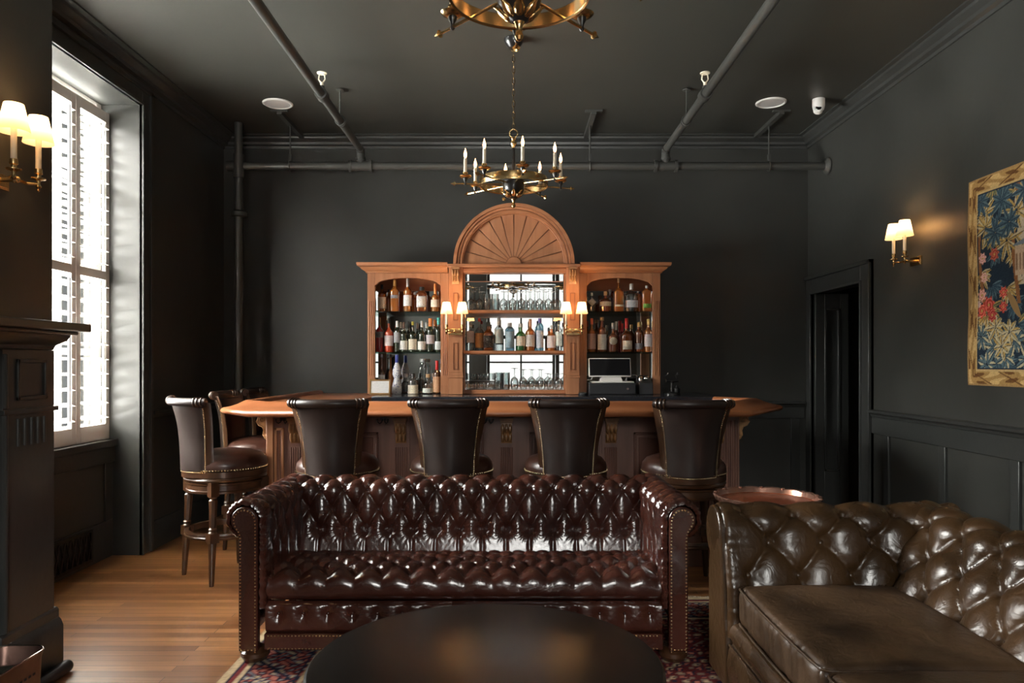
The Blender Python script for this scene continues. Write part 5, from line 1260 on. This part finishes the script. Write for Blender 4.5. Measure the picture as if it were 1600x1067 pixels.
# point of sale terminal ------------------------------------------------
t = thing('touch_screen_terminal', 'white framed black touch screen terminal on the black register box', 'screen', ((955 - 800) * 6.3 / 1147, 6.32, 1.1985))
m = MB(); m.box(-.17, .19, -.07, .12, 0, .012); m.prism([(-.10, .012), (.10, .012), (.085, .05), (-.085, .05)], -.02, .08); m.cyl((0, .03, .03), (0, .03, .09), .03, 16); m.build('stand', WPLAST, t, bevel=.003)
m = MB(); m.M = Matrix.Translation((-.01, -.02, .05)) @ Matrix.Rotation(math.radians(-14), 4, 'X'); m.box(-.182, .182, -.008, .010, 0, .165); sc_ = m.build('bezel', WPLAST, t, bevel=.006)
m2 = MB(); m2.M = m.M; m2.box(-.174, .174, -.0095, -.0075, .010, .157); m2.build('screen', SCREEN, sc_)
t = thing('cash_register', 'black cash register box under the touch screen terminal', 'cash register', ((955 - 800) * 6.3 / 1147, 6.32, 1.0985))
m = MB(); m.box(-.198, .20, -.09, .14, 0, .1); m.build('housing', BPLAST, t, bevel=.004)
m = MB(); m.box(-.195, .195, -.096, -.09, .008, .082); o = m.build('drawer_front', BPLAST, t, bevel=.002)
m = MB(); m.cyl((.13, -.1, .05), (.13, -.092, .05), .010, 16); m.build('lock', SILV, o)
t = thing('receipt_printer', 'black receipt printer with a curl of paper beside the register box', 'printer', ((1007 - 800) * 6.3 / 1147, 6.34, 1.0985))
m = MB(); m.prism([(-.09, 0), (.08, 0), (.08, .125), (.03, .135), (-.085, .10)], -.055, .065, 'x'); m.build('housing', BPLAST, t, bevel=.005)
m = MB(); m.grid([[(xx, -.04 + .03 * q, .115 + .05 * math.sin(q * .9)) for q in range(4)] for xx in (-.045, -.01)]); m.grid([[(xx, -.03 + .03 * q, .12 + .045 * math.sin(q * .8 + .3)) for q in range(4)] for xx in (.005, .045)])
o = m.build('paper_roll', SILV, t, recalc=False); q = o.modifiers.new('s', 'SOLIDIFY'); q.thickness = .001
m = MB(); m.lathe([(.036, 0), (.038, .006), (.036, .02), (.02, .026), (.001, .026)], n=24); o = m.build('bell_puck', BPLAST); o.location = ((911 - 800) * 6.1 / 1147, 6.12, 1.0985); tag(o, 'small round black device on the counter left of the register box', 'device')
# dark metal fitting right of the cabinet
t = thing('corkscrew_stand', 'dark metal wine opener stand at the right end of the back counter', 'bottle opener', ((1050 - 800) * 6.2 / 1147, 6.2, 1.0985))
m = MB(); m.lathe([(.07, 0), (.07, .012), (.03, .02), (.012, .03), (.012, .10), (.018, .105), (.012, .12)], n=24); m.build('stand', IRON, t)
m = MB(); m.cyl((-.05, 0, .12), (.05, 0, .12), .014, 12); m.tube([(-.045, 0, .13), (-.06, 0, .16), (-.03, 0, .175)], .006, 8); m.tube([(.04, 0, .13), (.03, 0, .165), (.05, 0, .175)], .006, 8); m.ball((.05, 0, .178), .012); m.ball((-.03, 0, .178), .01); m.build('lever', IRON, t)
m = MB(); m.lathe([(.02, .0), (.026, .02), (.026, .05), (.01, .06), (.01, .075)], (.06, .08, 0), 16); m.build('grip', IRON, t)
